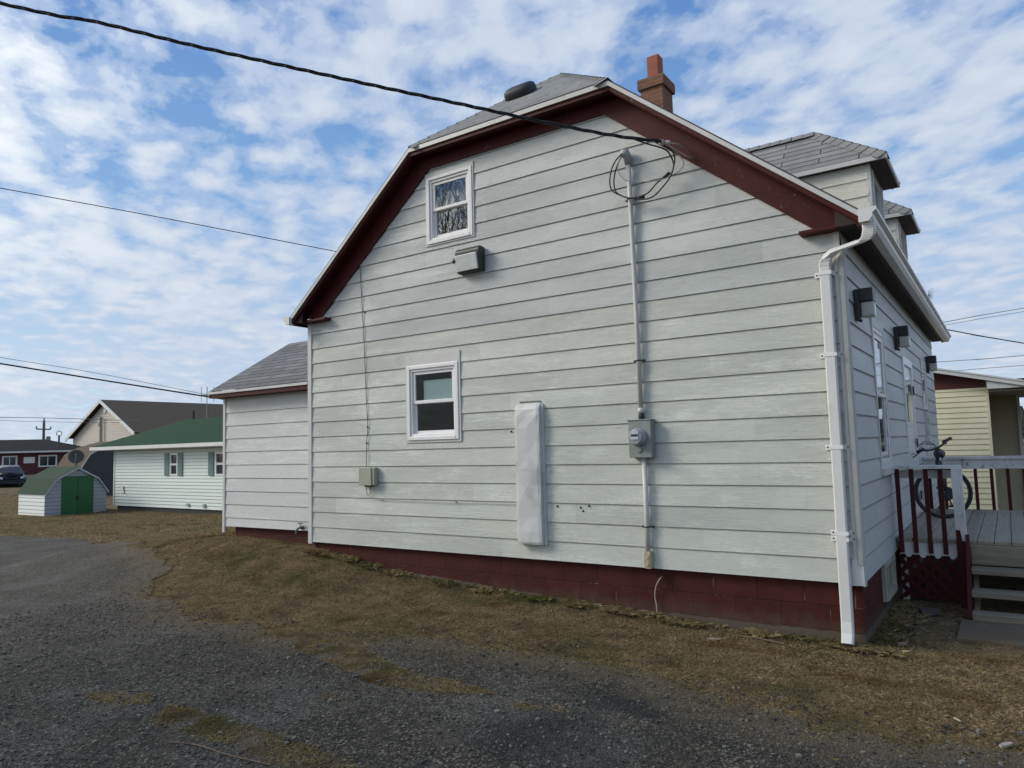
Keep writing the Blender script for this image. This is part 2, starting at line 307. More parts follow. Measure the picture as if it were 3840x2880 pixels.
        if parent: o.parent = parent; o.matrix_parent_inverse = (Matrix.Translation(parent.location) if parent.type == 'EMPTY' else Matrix()).inverted()
        return o
def tag(o, label=None, cat=None, group=None, kind=None):
    if label: o['label'] = label
    if cat: o['category'] = cat
    if group: o['group'] = group
    if kind: o['kind'] = kind
    return o
def empty(name, loc, label=None, cat=None, group=None):
    o = bpy.data.objects.new(name, None); COL.objects.link(o); o.location = loc; o.empty_display_size = .2
    return tag(o, label, cat, group)
def FR(o, u, n):
    """frame: F(u, z, d) -> point o + u*U + z*Z + d*N"""
    o = Vector(o); u = Vector(u); n = Vector(n)
    return lambda a, z, d=0.0: o+u*a+Vector((0, 0, 1))*z+n*d
def clip(poly, ax, lim, keep_less):
    out = []
    for i in range(len(poly)):
        a, b = poly[i], poly[(i+1) % len(poly)]; ia = (a[ax] <= lim) == keep_less or a[ax] == lim; ib = (b[ax] <= lim) == keep_less or b[ax] == lim
        if ia: out.append(a)
        if ia != ib:
            t = (lim-a[ax])/(b[ax]-a[ax]); out.append((a[0]+(b[0]-a[0])*t, a[1]+(b[1]-a[1])*t))
    return out
def lap(F, poly, holes=(), course=.203, z0=0.0, th=.012, mi=0):
    """clapboard wall: every course leans out at its lower edge over the one below"""
    mb = MB(); zs = [p[1] for p in poly]; zmin, zmax = min(zs), max(zs); k = math.floor((zmin-z0)/course+1e-6)
    while z0+k*course < zmax-1e-4:
        a, b = z0+k*course, z0+(k+1)*course; cuts = sorted({max(a, zmin), min(b, zmax)} | {h[i] for h in holes for i in (2, 3) if max(a, zmin) < h[i] < min(b, zmax)})
        for c0, c1 in zip(cuts, cuts[1:]):
            band = clip(clip(poly, 1, c0, False), 1, c1, True)
            if len(band) < 3: continue
            hs = sorted([h for h in holes if h[2] <= c0+1e-6 and h[3] >= c1-1e-6]); pieces = []; rest = band
            for h in hs:
                l = clip(rest, 0, h[0], True); rest = clip(rest, 0, h[1], False)
                if len(l) >= 3: pieces.append(l)
            if len(rest) >= 3: pieces.append(rest)
            for pc in pieces:
                mb.poly([F(u, z, th*(b-z)/course) for u, z in pc], mi)
                if abs(c0-a) < 1e-6:
                    us = [p[0] for p in pc if abs(p[1]-c0) < 1e-6]
                    if len(us) >= 2: mb.poly([F(min(us), a, th), F(max(us), a, th), F(max(us), a, -.002), F(min(us), a, -.002)], mi)
        k += 1
    return mb
WORLD = FR((0, 0, 0), (1, 0, 0), (0, 1, 0))       # u = x, d = y
# ------------------------------------------------------------------ terrain
WX = [-13, -10.5, -9.2, -6.85, -6.17, -5.05, -3.34, -2.2, -1.25, -.4, 0, 1.5]
WZ = [-.40, -.16, -.04, -.10, -.17, -.33, -.42, -.455, -.505, -.515, -.53, -.53]
BX = [-72, -65, -56, -36, -24, -9, 3]; BZ = [.05, -.3, -.78, -1.0, -1.0, -.47, -.47]
def gz(x, y):
    x = np.asarray(x, float); y = np.asarray(y, float)
    b = np.interp(x, BX, BZ); mm = np.interp(x, WX, WZ)-b; mm = np.where((x < -13) | (x > 1.5), 0, mm)
    fy = np.exp(-(np.maximum(0, .05-y)/1.15)**2)*np.exp(-(np.maximum(0, y-4)/5)**2)
    und = .012*np.sin(x*1.7+y*.9)*np.sin(y*2.3-x*.6)*np.exp(-((x+4)/9)**2-((y+1)/4)**2)
    dr_ = np.clip((y-6)/4, 0, 1)*np.clip((x+4)/3, 0, 1); dr_ = dr_*dr_*(3-2*dr_)
    return b+mm*fy+und-.42*dr_
def axis_pts(lo, a, b, hi, st, far):
    pts = list(np.arange(a, b+1e-6, st)); d = st; x = b
    while x < hi: d = min(d*1.22, far); x += d; pts.append(x)
    d = st; x = a; pre = []
    while x > lo: d = min(d*1.22, far); x -= d; pre.append(x)
    return np.array(pre[::-1]+pts)
gx = axis_pts(-900, -14, 3, 900, .1, 60); gy = axis_pts(-500, -7, 3, 1500, .1, 80)
XX, YY = np.meshgrid(gx, gy, indexing='ij'); ZZ = gz(XX, YY)
nx, ny = len(gx), len(gy); idx = np.arange(nx*ny).reshape(nx, ny)
me = bpy.data.meshes.new('ground'); me.from_pydata(np.stack([XX, YY, ZZ], -1).reshape(-1, 3).tolist(), [], np.stack([idx[:-1, :-1], idx[1:, :-1], idx[1:, 1:], idx[:-1, 1:]], -1).reshape(-1, 4).tolist())
me.polygons.foreach_set('use_smooth', [True]*len(me.polygons))
def ground_mat():
    mt, t, b = newmat('dead_lawn'); o = N(t, 'ShaderNodeTexCoord').outputs['Object']
    n1 = noise(t, o, 1.1, 6, .6); n2 = noise(t, o, 9, 6, .65); n3 = noise(t, o, 120, 4)
    col = ramp(t, M_(t, 'ADD', M_(t, 'MULTIPLY', n2, .6), M_(t, 'MULTIPLY', n3, .4)), [(.32, (.080, .058, .031)), (.5, (.175, .127, .064)), (.68, (.27, .20, .108))])
    col = mixc(t, ramp(t, n1, [(.5, 0.0), (.68, .65)]), col, (.050, .056, .020))
    col = mixc(t, ramp(t, noise(t, o, 2.3, 5), [(.6, 0.0), (.7, .6)]), col, (.045, .038, .028))
    col = mixc(t, ramp(t, noise(t, mapping(t, o, (1, 1.6, 1), loc=(2, 5, 0)), 1.9, 6, .65), [(.55, 0.0), (.66, .8)]), col, ramp(t, n3, [(.35, (.030, .027, .022)), (.65, (.12, .105, .082))]))
    setc(t, b, col); b.inputs['Roughness'].default_value = .95; b.inputs['Specular IOR Level'].default_value = .15
    bump(t, b, M_(t, 'ADD', n2, n3), .8, .03); return mt
MT['lawn'] = ground_mat(); me.materials.append(MT['lawn'])
gr = bpy.data.objects.new('ground', me); COL.objects.link(gr); gr['kind'] = 'structure'
# driveway outline (image pixels projected onto the terrain, in world metres), its ragged edge and the tongue of grass that eats into it
DRV = [(-60, -9), (-60, 3.2), (-40, 2.9), (-23.2, 2.4), (-18.5, 2.3), (-14, .95), (-10.63, -.34), (-9.25, -.77), (-8.4, -1.13), (-7.86, -1.7), (-6.93, -1.96), (-5.8, -2.25), (-5.22, -2.12), (-4.7, -2.30), (-4.2, -2.32), (-3.75, -2.15), (-3.5, -1.88), (-2.87, -1.72), (-2.24, -1.63), (-1.76, -1.6), (-1.16, -1.7), (-.61, -1.88), (-.22, -2.03), (.08, -2.06), (.49, -2.02), (.87, -1.93), (1.3, -2.02), (3, -2.4), (14, -4.2), (14, -9)]
def ragged(poly, amp, step=.035, near=True):
    out = []
    for (x0, y0), (x1, y1) in zip(poly, poly[1:]+poly[:1]):
        L = math.hypot(x1-x0, y1-y0); far = min(x0, x1) < -24 or max(x0, x1) > 4; k = max(1, int(L/(step if not far else .8)))
        for i in range(k):
            t = i/k; x = x0+(x1-x0)*t; y = y0+(y1-y0)*t; s = amp*(0 if (y < -6 or far) else 1)
            p = Vector((x*3.1, y*3.1, .3)); q = Vector((x*9, y*9, 5.1))
            dx = mnoise.noise(p)*s+mnoise.noise(q)*s*.55; dy = mnoise.noise(p+Vector((9, 4, 2)))*s+mnoise.noise(q+Vector((3, 8, 1)))*s*.55
            out.append((x+dx, y+dy))
    return out
def inside(poly, x, y):
    P = np.array(poly); x = np.asarray(x); y = np.asarray(y); c = np.zeros(x.shape, bool)
    for (x0, y0), (x1, y1) in zip(P, np.roll(P, -1, 0)):
        if y0 == y1: continue
        c ^= ((y0 > y) != (y1 > y)) & (x < (x1-x0)*(y-y0)/(y1-y0)+x0)
    return c
def sheet(name, poly, off, mt, st=.085, kind='structure'):
    P = np.array(poly); px, py = [], []
    for a, b, s in ((-12, 3, st), (-30, -12, .5), (-62, -30, 1.5), (3, 15, 1.0)):
        x, y = np.meshgrid(np.arange(max(a, P[:, 0].min()), min(b, P[:, 0].max()), s), np.arange(P[:, 1].min(), P[:, 1].max(), s)); px.append(x.ravel()); py.append(y.ravel())
    px = np.concatenate(px); py = np.concatenate(py); k = inside(poly, px, py); n = len(poly)
    vs = [Vector(p) for p in poly]+[Vector((a, b)) for a, b in zip(px[k], py[k])]
    r = delaunay_2d_cdt(vs, [(i, (i+1) % n) for i in range(n)], [list(range(n))], 1, 1e-4)
    v = np.array([tuple(q) for q in r[0]]); z = gz(v[:, 0], v[:, 1])+off
    me = bpy.data.meshes.new(name); me.from_pydata(np.column_stack([v, z]).tolist(), [], [tuple(f) for f in r[2]])
    A_ = np.array(poly); B_ = np.roll(A_, -1, 0); dm = np.full(len(v), 9.0); nearp = (np.abs(A_[:, 0]+4) < 10) & (A_[:, 1] > -6)
    for p, q in zip(A_[nearp][::3], B_[nearp][::3]): dm = np.minimum(dm, np.hypot(v[:, 0]-p[0], v[:, 1]-p[1]))
    pn_ = np.array([mnoise.noise(Vector((a*4, b*4, 1.0))) for a, b in v])
    for pg in TUFT: dm = np.where(inside(pg, v[:, 0]+pn_*.1, v[:, 1]+pn_[::-1]*.04), np.minimum(dm, .12), dm)
    ea = me.attributes.new('edge', 'FLOAT', 'POINT'); ea.data.foreach_set('value', np.clip(1-dm/.8, 0, 1).astype(np.float32))
    me.polygons.foreach_set('use_smooth', [True]*len(me.polygons)); me.materials.append(mt)
    o = bpy.data.objects.new(name, me); COL.objects.link(o); o['kind'] = kind; return o
def asphalt_mat():
    """old chip-seal: grey and white chips in a dark binder, soft darker patches, washed-out dirt"""
    mt, t, b = newmat('worn_asphalt'); o = N(t, 'ShaderNodeTexCoord').outputs['Object']
    def vor(s, out): return N(t, 'ShaderNodeTexVoronoi', {'Vector': o, 'Scale': s, 'Randomness': 1.0}).outputs[out]
    v1c = vor(66, 'Color'); v1d = vor(66, 'Distance'); v2c = vor(150, 'Color')
    a = N(t, 'ShaderNodeSeparateColor', {0: v1c}).outputs[0]; c2 = N(t, 'ShaderNodeSeparateColor', {0: v2c}).outputs[1]
    f = M_(t, 'ADD', M_(t, 'MULTIPLY', M_(t, 'POWER', a, 2.2), .62), M_(t, 'MULTIPLY', c2, .38))
    col = ramp(t, f, [(.0, (.013, .0112, .0080)), (.3, (.036, .032, .023)), (.62, (.084, .074, .053)), (.88, (.165, .147, .108)), (1.0, (.36, .325, .245))])
    tone = noise(t, o, 1.3, 5); col = mixc(t, .9, col, ramp(t, tone, [(.3, .68), (.7, 1.3)]), 'MULTIPLY')
    fine = noise(t, o, 14, 6, .7); col = mixc(t, .8, col, ramp(t, fine, [(.3, .65), (.7, 1.35)]), 'MULTIPLY')
    s = N(t, 'ShaderNodeSeparateXYZ', {0: mapping(t, o, (1, 1.35, 1), (0, 0, math.radians(-22)), (0, 0, 0))})
    def blob(cx, cy, r, soft=.5):
        p = N(t, 'ShaderNodeVectorMath', {0: mapping(t, o, (1, 1.5, 1)), 1: (cx, cy*1.5, 0)}, operation='SUBTRACT').outputs[0]
        p = N(t, 'ShaderNodeVectorMath', {0: p, 1: (1, 1, 0)}, operation='MULTIPLY').outputs[0]
        l = N(t, 'ShaderNodeVectorMath', {0: p}, operation='LENGTH').outputs['Value']
        l = M_(t, 'ADD', l, M_(t, 'MULTIPLY', M_(t, 'SUBTRACT', noise(t, o, 3.2, 6, .65), .5), .8))
        return ramp(t, M_(t, 'DIVIDE', l, r), [(soft, 1.0), (1.0, 0.0)])
    st = M_(t, 'MAXIMUM', blob(-1.2, -3.0, .75), M_(t, 'MAXIMUM', blob(-1.05, -2.3, .45), blob(.95, -2.35, .55)))  # ragged darker patches at fixed spots
    col = mixc(t, M_(t, 'MULTIPLY', st, .75), col, (.013, .016, .016))
    pale = ramp(t, noise(t, mapping(t, o, loc=(1, 7, 0)), .9, 5, .6), [(.48, 0.0), (.62, .45)]); col = mixc(t, pale, col, mixc(t, a, (.06, .057, .05), (.17, .16, .14)))
    dirt = ramp(t, noise(t, mapping(t, o, loc=(4, 2, 0)), 2.6, 7, .7), [(.54, 0.0), (.68, .6)]); col = mixc(t, dirt, col, (.075, .060, .042))
    eg = N(t, 'ShaderNodeAttribute', attribute_name='edge').outputs['Fac']
    eg = ramp(t, M_(t, 'ADD', eg, M_(t, 'MULTIPLY', M_(t, 'SUBTRACT', noise(t, o, 6, 7, .7), .5), 1.3)), [(.35, 0.0), (.85, .8)])
    col = mixc(t, eg, col, mixc(t, noise(t, o, 60, 4), (.050, .040, .026), (.165, .130, .082)))
    ck = N(t, 'ShaderNodeTexVoronoi', {'Vector': N(t, 'ShaderNodeVectorMath', {0: o, 1: noise(t, o, 4, 4, .6, 0, 1)}, operation='ADD').outputs[0], 'Scale': .8}, feature='DISTANCE_TO_EDGE').outputs['Distance']
    crack = M_(t, 'MULTIPLY', ramp(t, ck, [(0.0, 1.0), (.018, 0.0)]), ramp(t, tone, [(.44, 0.0), (.56, .9)])); col = mixc(t, crack, col, (.012, .011, .010))
    setc(t, b, col); b.inputs['Roughness'].default_value = .9; b.inputs['Specular IOR Level'].default_value = .3
    bump(t, b, M_(t, 'ADD', M_(t, 'MULTIPLY', v1d, -1.0), M_(t, 'MULTIPLY', fine, .8)), .9, .012); return mt
MT['asphalt'] = asphalt_mat()
TUFT = [[(-4.56, -4.05), (-4.1, -3.78), (-3.85, -3.90), (-4.05, -4.08)], [(-3.7, -3.83), (-3.1, -3.83), (-2.55, -3.83), (-1.9, -3.85), (-1.5, -4.0), (-2.4, -4.10), (-2.8, -4.07), (-3.5, -4.10)], [(-4.4, -2.30), (-3.7, -2.12), (-3.3, -2.34), (-2.9, -2.48), (-2.2, -2.52), (-1.85, -2.60), (-2.2, -2.74), (-2.8, -2.84), (-3.4, -2.68), (-4.0, -2.52)], [(-1.75, -2.68), (-1.35, -2.6), (-1.3, -2.66), (-1.7, -2.76)], [(-3.0, -3.18), (-2.75, -3.1), (-2.7, -3.2), (-2.9, -3.26)]]
DR = ragged(DRV, .15)
sheet('driveway', DR, .014, MT['asphalt'])
MT['concrete'] = mat('concrete', (.125, .090, .054), .9, .15, 6, bmp=.3, bscale=80, dirt=(.1, .09, .08), dscale=4)
pad = MB(); pad.box(WORLD, .60, 2.6, -.62, -.495, .62, 1.36); tag(pad.build('path', 'concrete', bevel=.01), kind='structure')
# far strip of road behind the lawn
sheet('road', [(-66, -40), (-57, -40), (-57, 60), (-66, 60)], .02, MT['asphalt'], 2.0)

# ================================================================== THE HOUSE
H = empty('white_house', (-3.4, 0, -.5), 'pale grey clapboard house with clipped gable, oxblood trim and two dormers', 'house')
G = FR((0, 0, 0), (1, 0, 0), (0, -1, 0))          # gable wall, d outwards
R = FR((0, 0, 0), (0, 1, 0), (1, 0, 0))           # right wall, u = y
XE, ZE, SL, YF, YB = .20, 3.10, .82, -.22, 9.25   # eave x, eave z, pitch, front and back verge
def rz(x): return ZE+SL*min(XE-x, x-(-6.82-XE))
KR, KL, ZK = -2.04, -4.78, 4.937
up_w = (-4.60, -4.04, 3.80, 4.50); lo_w = (-4.97, -4.31, 1.40, 2.17)
sw1 = (1.52, 2.10, 1.02, 2.28); sw2 = (6.55, 7.15, 1.02, 2.28); dr = (3.98, 4.86, .16, 2.16)
gpoly = [(-6.84, 0), (0, 0), (0, 3.12), (KR, 4.79), (KL, 4.79), (-6.84, 3.12)]
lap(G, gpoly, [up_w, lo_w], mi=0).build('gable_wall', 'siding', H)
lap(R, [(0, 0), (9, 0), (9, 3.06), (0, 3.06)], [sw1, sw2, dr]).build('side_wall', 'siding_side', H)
b = MB()
b.prism(G, [(-6.84, 0), (0, 0), (0, 3.12), (-3.41, 5.9), (-6.84, 3.12)], -9, -9.02); b.box(G, -6.84, -6.82, 0, 3.1, -9, -.02)
b.poly([(-6.84, .05, 0), (-.02, .05, 0), (-.02, 9, 0), (-6.84, 9, 0)])
b.build('back_wall', 'siding_add', H)
# foundation
f = MB()
def fnd(p, q, z0, z1):
    L = (Vector(q)-Vector(p)).length; f.poly([(p[0], p[1], z0), (q[0], q[1], z0), (q[0], q[1], z1), (p[0], p[1], z1)], 0, [(0, z0), (L, z0), (L, z1), (0, z1)])
fnd((-6.83, .045), (-.015, .045), -.9, .03); fnd((-.015, .045), (-.015, 1.18), -.9, .03); fnd((-.015, 1.86), (-.015, 9), -.9, .03)
f.poly([(-.015, 1.18, -.9), (-.015, 1.86, -.9), (-.015, 1.86, -.34), (-.015, 1.18, -.34)], 0, [(1.2, -.9), (1.9, -.9), (1.9, -.34), (1.2, -.34)])
fnd((-6.83, .045), (-6.83, 9), -.9, .03)
f.build('foundation', 'block', H)
b = MB()
for i in range(60): b.poly([(-6.6+i*.11, -.014, .0), (-6.49+i*.11, -.014, .0), (-6.49+i*.11, .05, .006), (-6.6+i*.11, .05, .006)])
b.build('starter_strip', 'white_metal', H)
# basement window
w = MB()
w.box(R, 1.14, 1.20, -.36, 0, -.03, .02); w.box(R, 1.84, 1.90, -.36, 0, -.03, .02); w.box(R, 1.2, 1.84, -.05, 0, -.03, .02); w.box(R, 1.2, 1.84, -.36, -.31, -.03, .03); w.box(R, 1.5, 1.54, -.31, -.05, -.03, .0)
bw = w.build('basement_window', mat('old_cream_paint', (.36, .34, .27), .7, .15, 9, dirt=(.14, .12, .09), dscale=8), H)
w = MB(); w.box(R, 1.2, 1.84, -.31, -.05, -.03, -.024); w.build('pane', mat('dusty_pane', (.22, .21, .17), .25, .4, 7), bw)
# ---- roof
r = MB()
r.roofpoly([(XE, YF, ZE), (XE, YB, ZE), (-3.41, YB, 6.06), (-3.41, 1.23, 6.06), (KR, YF, ZK)], (0, 1, 0))
r.roofpoly([(-6.82-XE, YF, ZE), (KL, YF, ZK), (-3.41, 1.23, 6.06), (-3.41, YB, 6.06), (-6.82-XE, YB, ZE)], (0, 1, 0))
r.roofpoly([(KL, YF, ZK), (KR, YF, ZK), (-3.41, 1.23, 6.06)], (1, 0, 0))
edge = [(XE, YF, ZE), (KR, YF, ZK), (KL, YF, ZK), (-6.82-XE, YF, ZE)]
for p, q in zip(edge, edge[1:]): r.poly([p, q, (q[0], q[1], q[2]-.018), (p[0], p[1], p[2]-.018)], 0, [(0, 0), (.1, 0), (.1, .01), (0, .01)])
r.poly([(XE, YF, ZE), (XE, YB, ZE), (XE, YB, ZE-.02), (XE, YF, ZE-.02)], 0, [(0, 0), (.1, 0), (.1, .01), (0, .01)])
RF = r.build('roof', 'shingle', H, recalc=False)
# ridge and hip caps
def cap(mb, a, b, wd=.13, st=.14):
    a = Vector(a); b = Vector(b); L = (b-a).length; d = (b-a)/L; s = d.cross(Vector((0, 0, 1))).normalized(); nn = s.cross(d)
    if nn.z < 0: nn = -nn
    k = int(L/st)
    for i in range(k):
        p = a+d*(i*st); q = p+d*(st*1.1); o0 = nn*.018; o1 = nn*.009
        for sg in (-1, 1): mb.poly([p+o0, q+o1, q+o1+s*sg*wd-nn*.085, p+o0+s*sg*wd-nn*.085], 0, [(i*.37, 0), (i*.37+.1, 0), (i*.37+.1, .1), (i*.37, .1)])
c = MB(); cap(c, (KR, YF, ZK), (-3.41, 1.23, 6.06)); cap(c, (KL, YF, ZK), (-3.41, 1.23, 6.06)); cap(c, (-3.41, 1.23, 6.06), (-3.41, YB, 6.06), .14)
c.build('ridge_cap', 'shingle', RF, recalc=False)
# verge: metal drip edge, fascia, soffit, frieze
def strip(y0, y1, o0, o1, seg, name, mt, dx=0):
    s = MB()
    for i in seg:
        p, q = edge[i], edge[i+1]; s.mesh([(p[0], y0, p[2]-o0), (q[0], y0, q[2]-o0), (q[0], y0, q[2]-o1), (p[0], y0, p[2]-o1), (p[0], y1, p[2]-o0), (q[0], y1, q[2]-o0), (q[0], y1, q[2]-o1), (p[0], y1, p[2]-o1)],
              [(0, 1, 2, 3), (4, 7, 6, 5), (0, 4, 5, 1), (3, 2, 6, 7), (0, 3, 7, 4), (1, 5, 6, 2)])
    return s.build(name, mt, H)
strip(YF-.006, YF+.012, .018, .066, (0, 1, 2), 'drip_edge', 'drip')
strip(YF+.014, YF+.036, .066, .112, (0, 1, 2), 'rake_fascia', 'maroon')
s = MB()
for i in range(3):
    p, q = edge[i], edge[i+1]; s.mesh([(p[0], YF+.036, p[2]-.098), (q[0], YF+.036, q[2]-.098), (q[0], .0, q[2]-.098), (p[0], .0, p[2]-.098)], [(0, 1, 2, 3)])
s.build('soffit', 'soffit', H)
fz = MB()
fr_ = [[(0.0, 3.165), (KR, 4.838), (-2.2, 4.685), (-.16, 3.02), (-.02, 3.02)], [(KR, 4.838), (KL, 4.838), (-4.62, 4.685), (-2.2, 4.685)], [(KL, 4.838), (-6.82, 3.165), (-6.8, 3.02), (-6.66, 3.02), (-4.62, 4.685)]]
for pts in fr_: fz.prism(G, pts, .0, .03)
fz.build('frieze_board', 'maroon_worn', H)
# moulding between soffit and fascia
mo = MB()
for i in range(3):
    p, q = edge[i], edge[i+1]; mo.tube([(p[0], YF+.05, p[2]-.105), (q[0], YF+.05, q[2]-.105)], .014, 6)
mo.build('rake_moulding', 'maroon', H)
for x0, x1 in ((-.31, .0), (-6.90, -6.44)):
    e = MB(); e.box(G, x0, x1, 3.0, 3.035, -.01, .12); e.build('eave_return', 'maroon_worn', H, bevel=.006)
e = MB()
e.box(WORLD, .0, XE-.02, 3.00, 3.02, YF+.05, YB); e.build('eave_soffit', 'dark_soffit', H); e = MB(); e.box(WORLD, -6.82-XE+.02, -6.84, 3.00, 3.02, YF+.05, YB)
e.build('eave_soffit', 'dark_soffit', H)
e = MB(); e.box(WORLD, XE-.035, XE-.012, 2.97, 3.085, YF+.04, YB); e.build('eave_fascia', 'maroon', H); e = MB(); e.box(WORLD, -6.82-XE+.012, -6.82-XE+.035, 2.97, 3.085, YF+.04, YB); e.build('eave_fascia', 'maroon', H)
b = MB(); b.prism(WORLD, [(.0, 3.02), (XE-.03, 3.02), (XE-.03, 3.08), (.0, 3.24)], YF+.05, YF+.07); b.build('eave_end_board', 'dark_soffit', H); b = MB(); b.prism(WORLD, [(-6.84, 3.02), (-6.82-XE+.03, 3.02), (-6.82-XE+.03, 3.08), (-6.84, 3.24)], YF+.05, YF+.07); b.build('eave_end_board', 'dark_soffit', H)
# gutters (ogee profile)
def gutter(x0, sg, y0, y1):
    pr = [(0, 3.085), (0, 2.985), (.075, 2.985), (.10, 3.02), (.105, 3.05), (.135, 3.07), (.135, 3.095), (.122, 3.095), (.122, 3.075), (.095, 3.055), (.09, 3.025), (.07, 2.995), (.008, 2.995), (.008, 3.085)]
    g = MB(); g.prism(WORLD, [(x0+sg*a, z) for a, z in pr], y0, y1)
    for y in (y0, y1-.004): g.prism(WORLD, [(x0+sg*a, z) for a, z in [(0, 3.095), (0, 2.983), (.077, 2.983), (.103, 3.02), (.108, 3.05), (.137, 3.07), (.137, 3.097)]], y-.002, y+.006)
    return g.build('gutter', 'white_metal', H)
gutter(XE-.01, 1, YF-.03, YB+.05); gutter(-6.82-XE+.01, -1, YF-.03, YB)
# downspout at the near corner
ds = MB(); PX = -.122
path = []; ribs = []
top = [(XE+.055, -.17, 2.99), (XE+.055, -.17, 2.93), (XE+.045, -.165, 2.885), (XE+.015, -.155, 2.855), (-.02, -.12, 2.815), (PX+.03, -.075, 2.78), (PX+.005, -.062, 2.745), (PX, -.058, 2.70)]
for i in range(len(top)-1):
    for k in range(6):
        t = k/6; path.append(Vector(top[i]).lerp(Vector(top[i+1]), t)); ribs.append(1.0+(.05 if i < 6 else .03)+(.07 if (k % 2 and i in (0, 1, 2, 5, 6)) else 0))
path += [(PX, -.058, 2.70), (PX, -.058, 1.9), (PX-.002, -.058, .62), (PX-.004, -.062, .3), (PX-.004, -.066, -.30), (PX-.003, -.085, -.40), (PX-.002, -.13, -.475)]; ribs += [1, 1, 1, 1.03, 1.03, 1.05, 1.0]
ds.sweep(path, (1, 0, 0), .092, .062, ribs=ribs)
DSP = ds.build('downspout', 'white_metal', H)
b = MB(); b.box(G, PX-.035, PX+.03, -.474, -.468, .085, .15); b.build('outlet', 'dark', DSP)
for z in (2.64, 1.93, 1.14, .42, .37):
    st = MB(); st.box(G, PX-.052, PX+.052, z-.016, z+.016, .088, .0925); st.box(G, PX-.052, PX-.049, z-.016, z+.016, .012, .0885); st.box(G, PX+.049, PX+.052, z-.016, z+.016, .012, .0885)
    st.box(G, PX-.10, PX-.049, z-.022, z+.022, .012, .0165); st.box(G, PX+.049, PX+.10, z-.022, z+.022, .012, .0165)
    so = st.build('strap', 'white', DSP)
    for dx in (-.08, .08): sc = MB(); sc.lathe(G(PX+dx, z, .016), (0, -1, 0), [(.008, 0), (.007, .004)], 8); sc.build('screw', 'black', so)
# corner posts and trims
t = MB(); t.box(G, -6.905, -6.825, -.03, 3.03, -.02, .022); t.build('corner_trim', 'trim', H, bevel=.008)
t = MB(); t.box(G, -.055, -.006, 0, 3.0, .0, .018); t.build('corner_trim', 'trim', H)
t = MB(); t.tube([(.0, -.006, .16), (.002, -.004, .3), (.002, -.004, 2.86)], .035, 10); t.box(R, .02, .055, .15, 2.86, .0, .018); t.build('corner_post', 'post', H, smooth=False)
t = MB(); t.prism(R, [(-.03, -.015), (.085, -.03), (.095, .18), (-.03, .19)], .012, .019); t.prism(G, [(-.085, -.015), (.012, -.01), (.012, .21), (-.07, .2)], .019, .025); t.build('corner_flashing', 'white_metal', H)
# ---- windows
def window(F, hole, out, proud=.03, blind_or_panel=None, screen=True, mid=.5, flange=True, name='window', rec=0.0, gl=('glass', 'glass')):
    u0, u1, z0, z1 = hole; a0, a1, b0, b1 = out; w = MB()
    if flange:                                       # flat casing around the unit
        w.box(F, a0, a1, z1+.075, b1, -.005, .02); w.box(F, a0, a1, b0, z0-.075, -.005, .02)
        w.box(F, a0, u0-.075, z0-.075, z1+.075, -.005, .02); w.box(F, u1+.075, a1, z0-.075, z1+.075, -.005, .02)
    fr = w.build(name, 'trim', H)
    v = MB(); q = .075
    v.box(F, u0-q, u0-.03, z0-q, z1+q, -.03, proud); v.box(F, u1+.03, u1+q, z0-q, z1+q, -.03, proud)
    v.box(F, u0-.03, u1+.03, z1+.03, z1+q, -.03, proud); v.box(F, u0-.03, u1+.03, z0-q, z0-.03, -.03, proud+.004)
    v.box(F, u0-.03, u0, z0-.03, z1+.03, -.06, proud-.016); v.box(F, u1, u1+.03, z0-.03, z1+.03, -.06, proud-.016)
    v.box(F, u0, u1, z1, z1+.03, -.06, proud-.016); v.box(F, u0, u1, z0-.03, z0, -.06, proud-.016)
    v.build('frame', 'white', fr, bevel=.004)
    zm = z0+(z1-z0)*mid; q = .038
    for nm, c0, c1, d, gm_ in (('sash', zm-.012, z1, -.012+rec*.5, gl[0]), ('sash', z0, zm+.02, -.036+rec, gl[1])):
        s_ = MB(); s_.box(F, u0, u0+q, c0, c1, d-.02, d+.008); s_.box(F, u1-q, u1, c0, c1, d-.02, d+.008); s_.box(F, u0+q, u1-q, c1-q, c1, d-.02, d+.008); s_.box(F, u0+q, u1-q, c0, c0+q, d-.02, d+.008)
        s_.build(nm, 'white', fr, bevel=.003)
        g = MB(); g.box(F, u0+q, u1-q, c0+q, c1-q, d-.01, d-.004); g.build('pane', gm_, fr)
    # black panel behind the opening carries the unlit room's darkness
    k = MB(); k.box(F, u0-.25, u1+.25, z0-.25, z1+.25, -1.1, -1.08); k.build('room_shade_panel', 'dark', fr)
    if blind_or_panel: blind_or_panel(fr)
    return fr
def low_blind(fr):
    b = MB(); b.box(G, -4.85, -4.40, 1.80, 2.06, -.075, -.068); b.build('card', mat('pale_card', (.55, .62, .62), .6, .05, 4), fr)
def up_bright_panel(fr):
    b = MB(); b.box(G, -4.6, -4.04, 4.17, 4.5, -.13, -.125); b.build('blind_or_panel', mat('pane_brightening_panel', (.34, .34, .33), .7, .05, 4), fr)  # pale panel added behind the upper sash to brighten its pane
window(G, up_w, (-4.695, -3.945, 3.705, 4.625), blind_or_panel=up_bright_panel, gl=('glass_bright', 'glass_bright'))
window(G, lo_w, (-5.075, -4.205, 1.295, 2.375), blind_or_panel=low_blind)
def slat_blind(y0, y1):
    def fn(fr):
        b = MB(); z = 2.24
        while z > 1.68: b.box(R, y0, y1, z-.02, z, -.10, -.085); z -= .024
        b.build('blind_or_panel', mat('blind_vinyl', (.72, .75, .78), .5, .04, 4), fr)
    return fn
window(R, sw1, (1.40, 2.22, .90, 2.45), blind_or_panel=slat_blind(1.56, 2.06), proud=.014, rec=.03); window(R, sw2, (6.43, 7.27, .90, 2.45), blind_or_panel=slat_blind(6.6, 7.1), proud=.014, rec=.03)
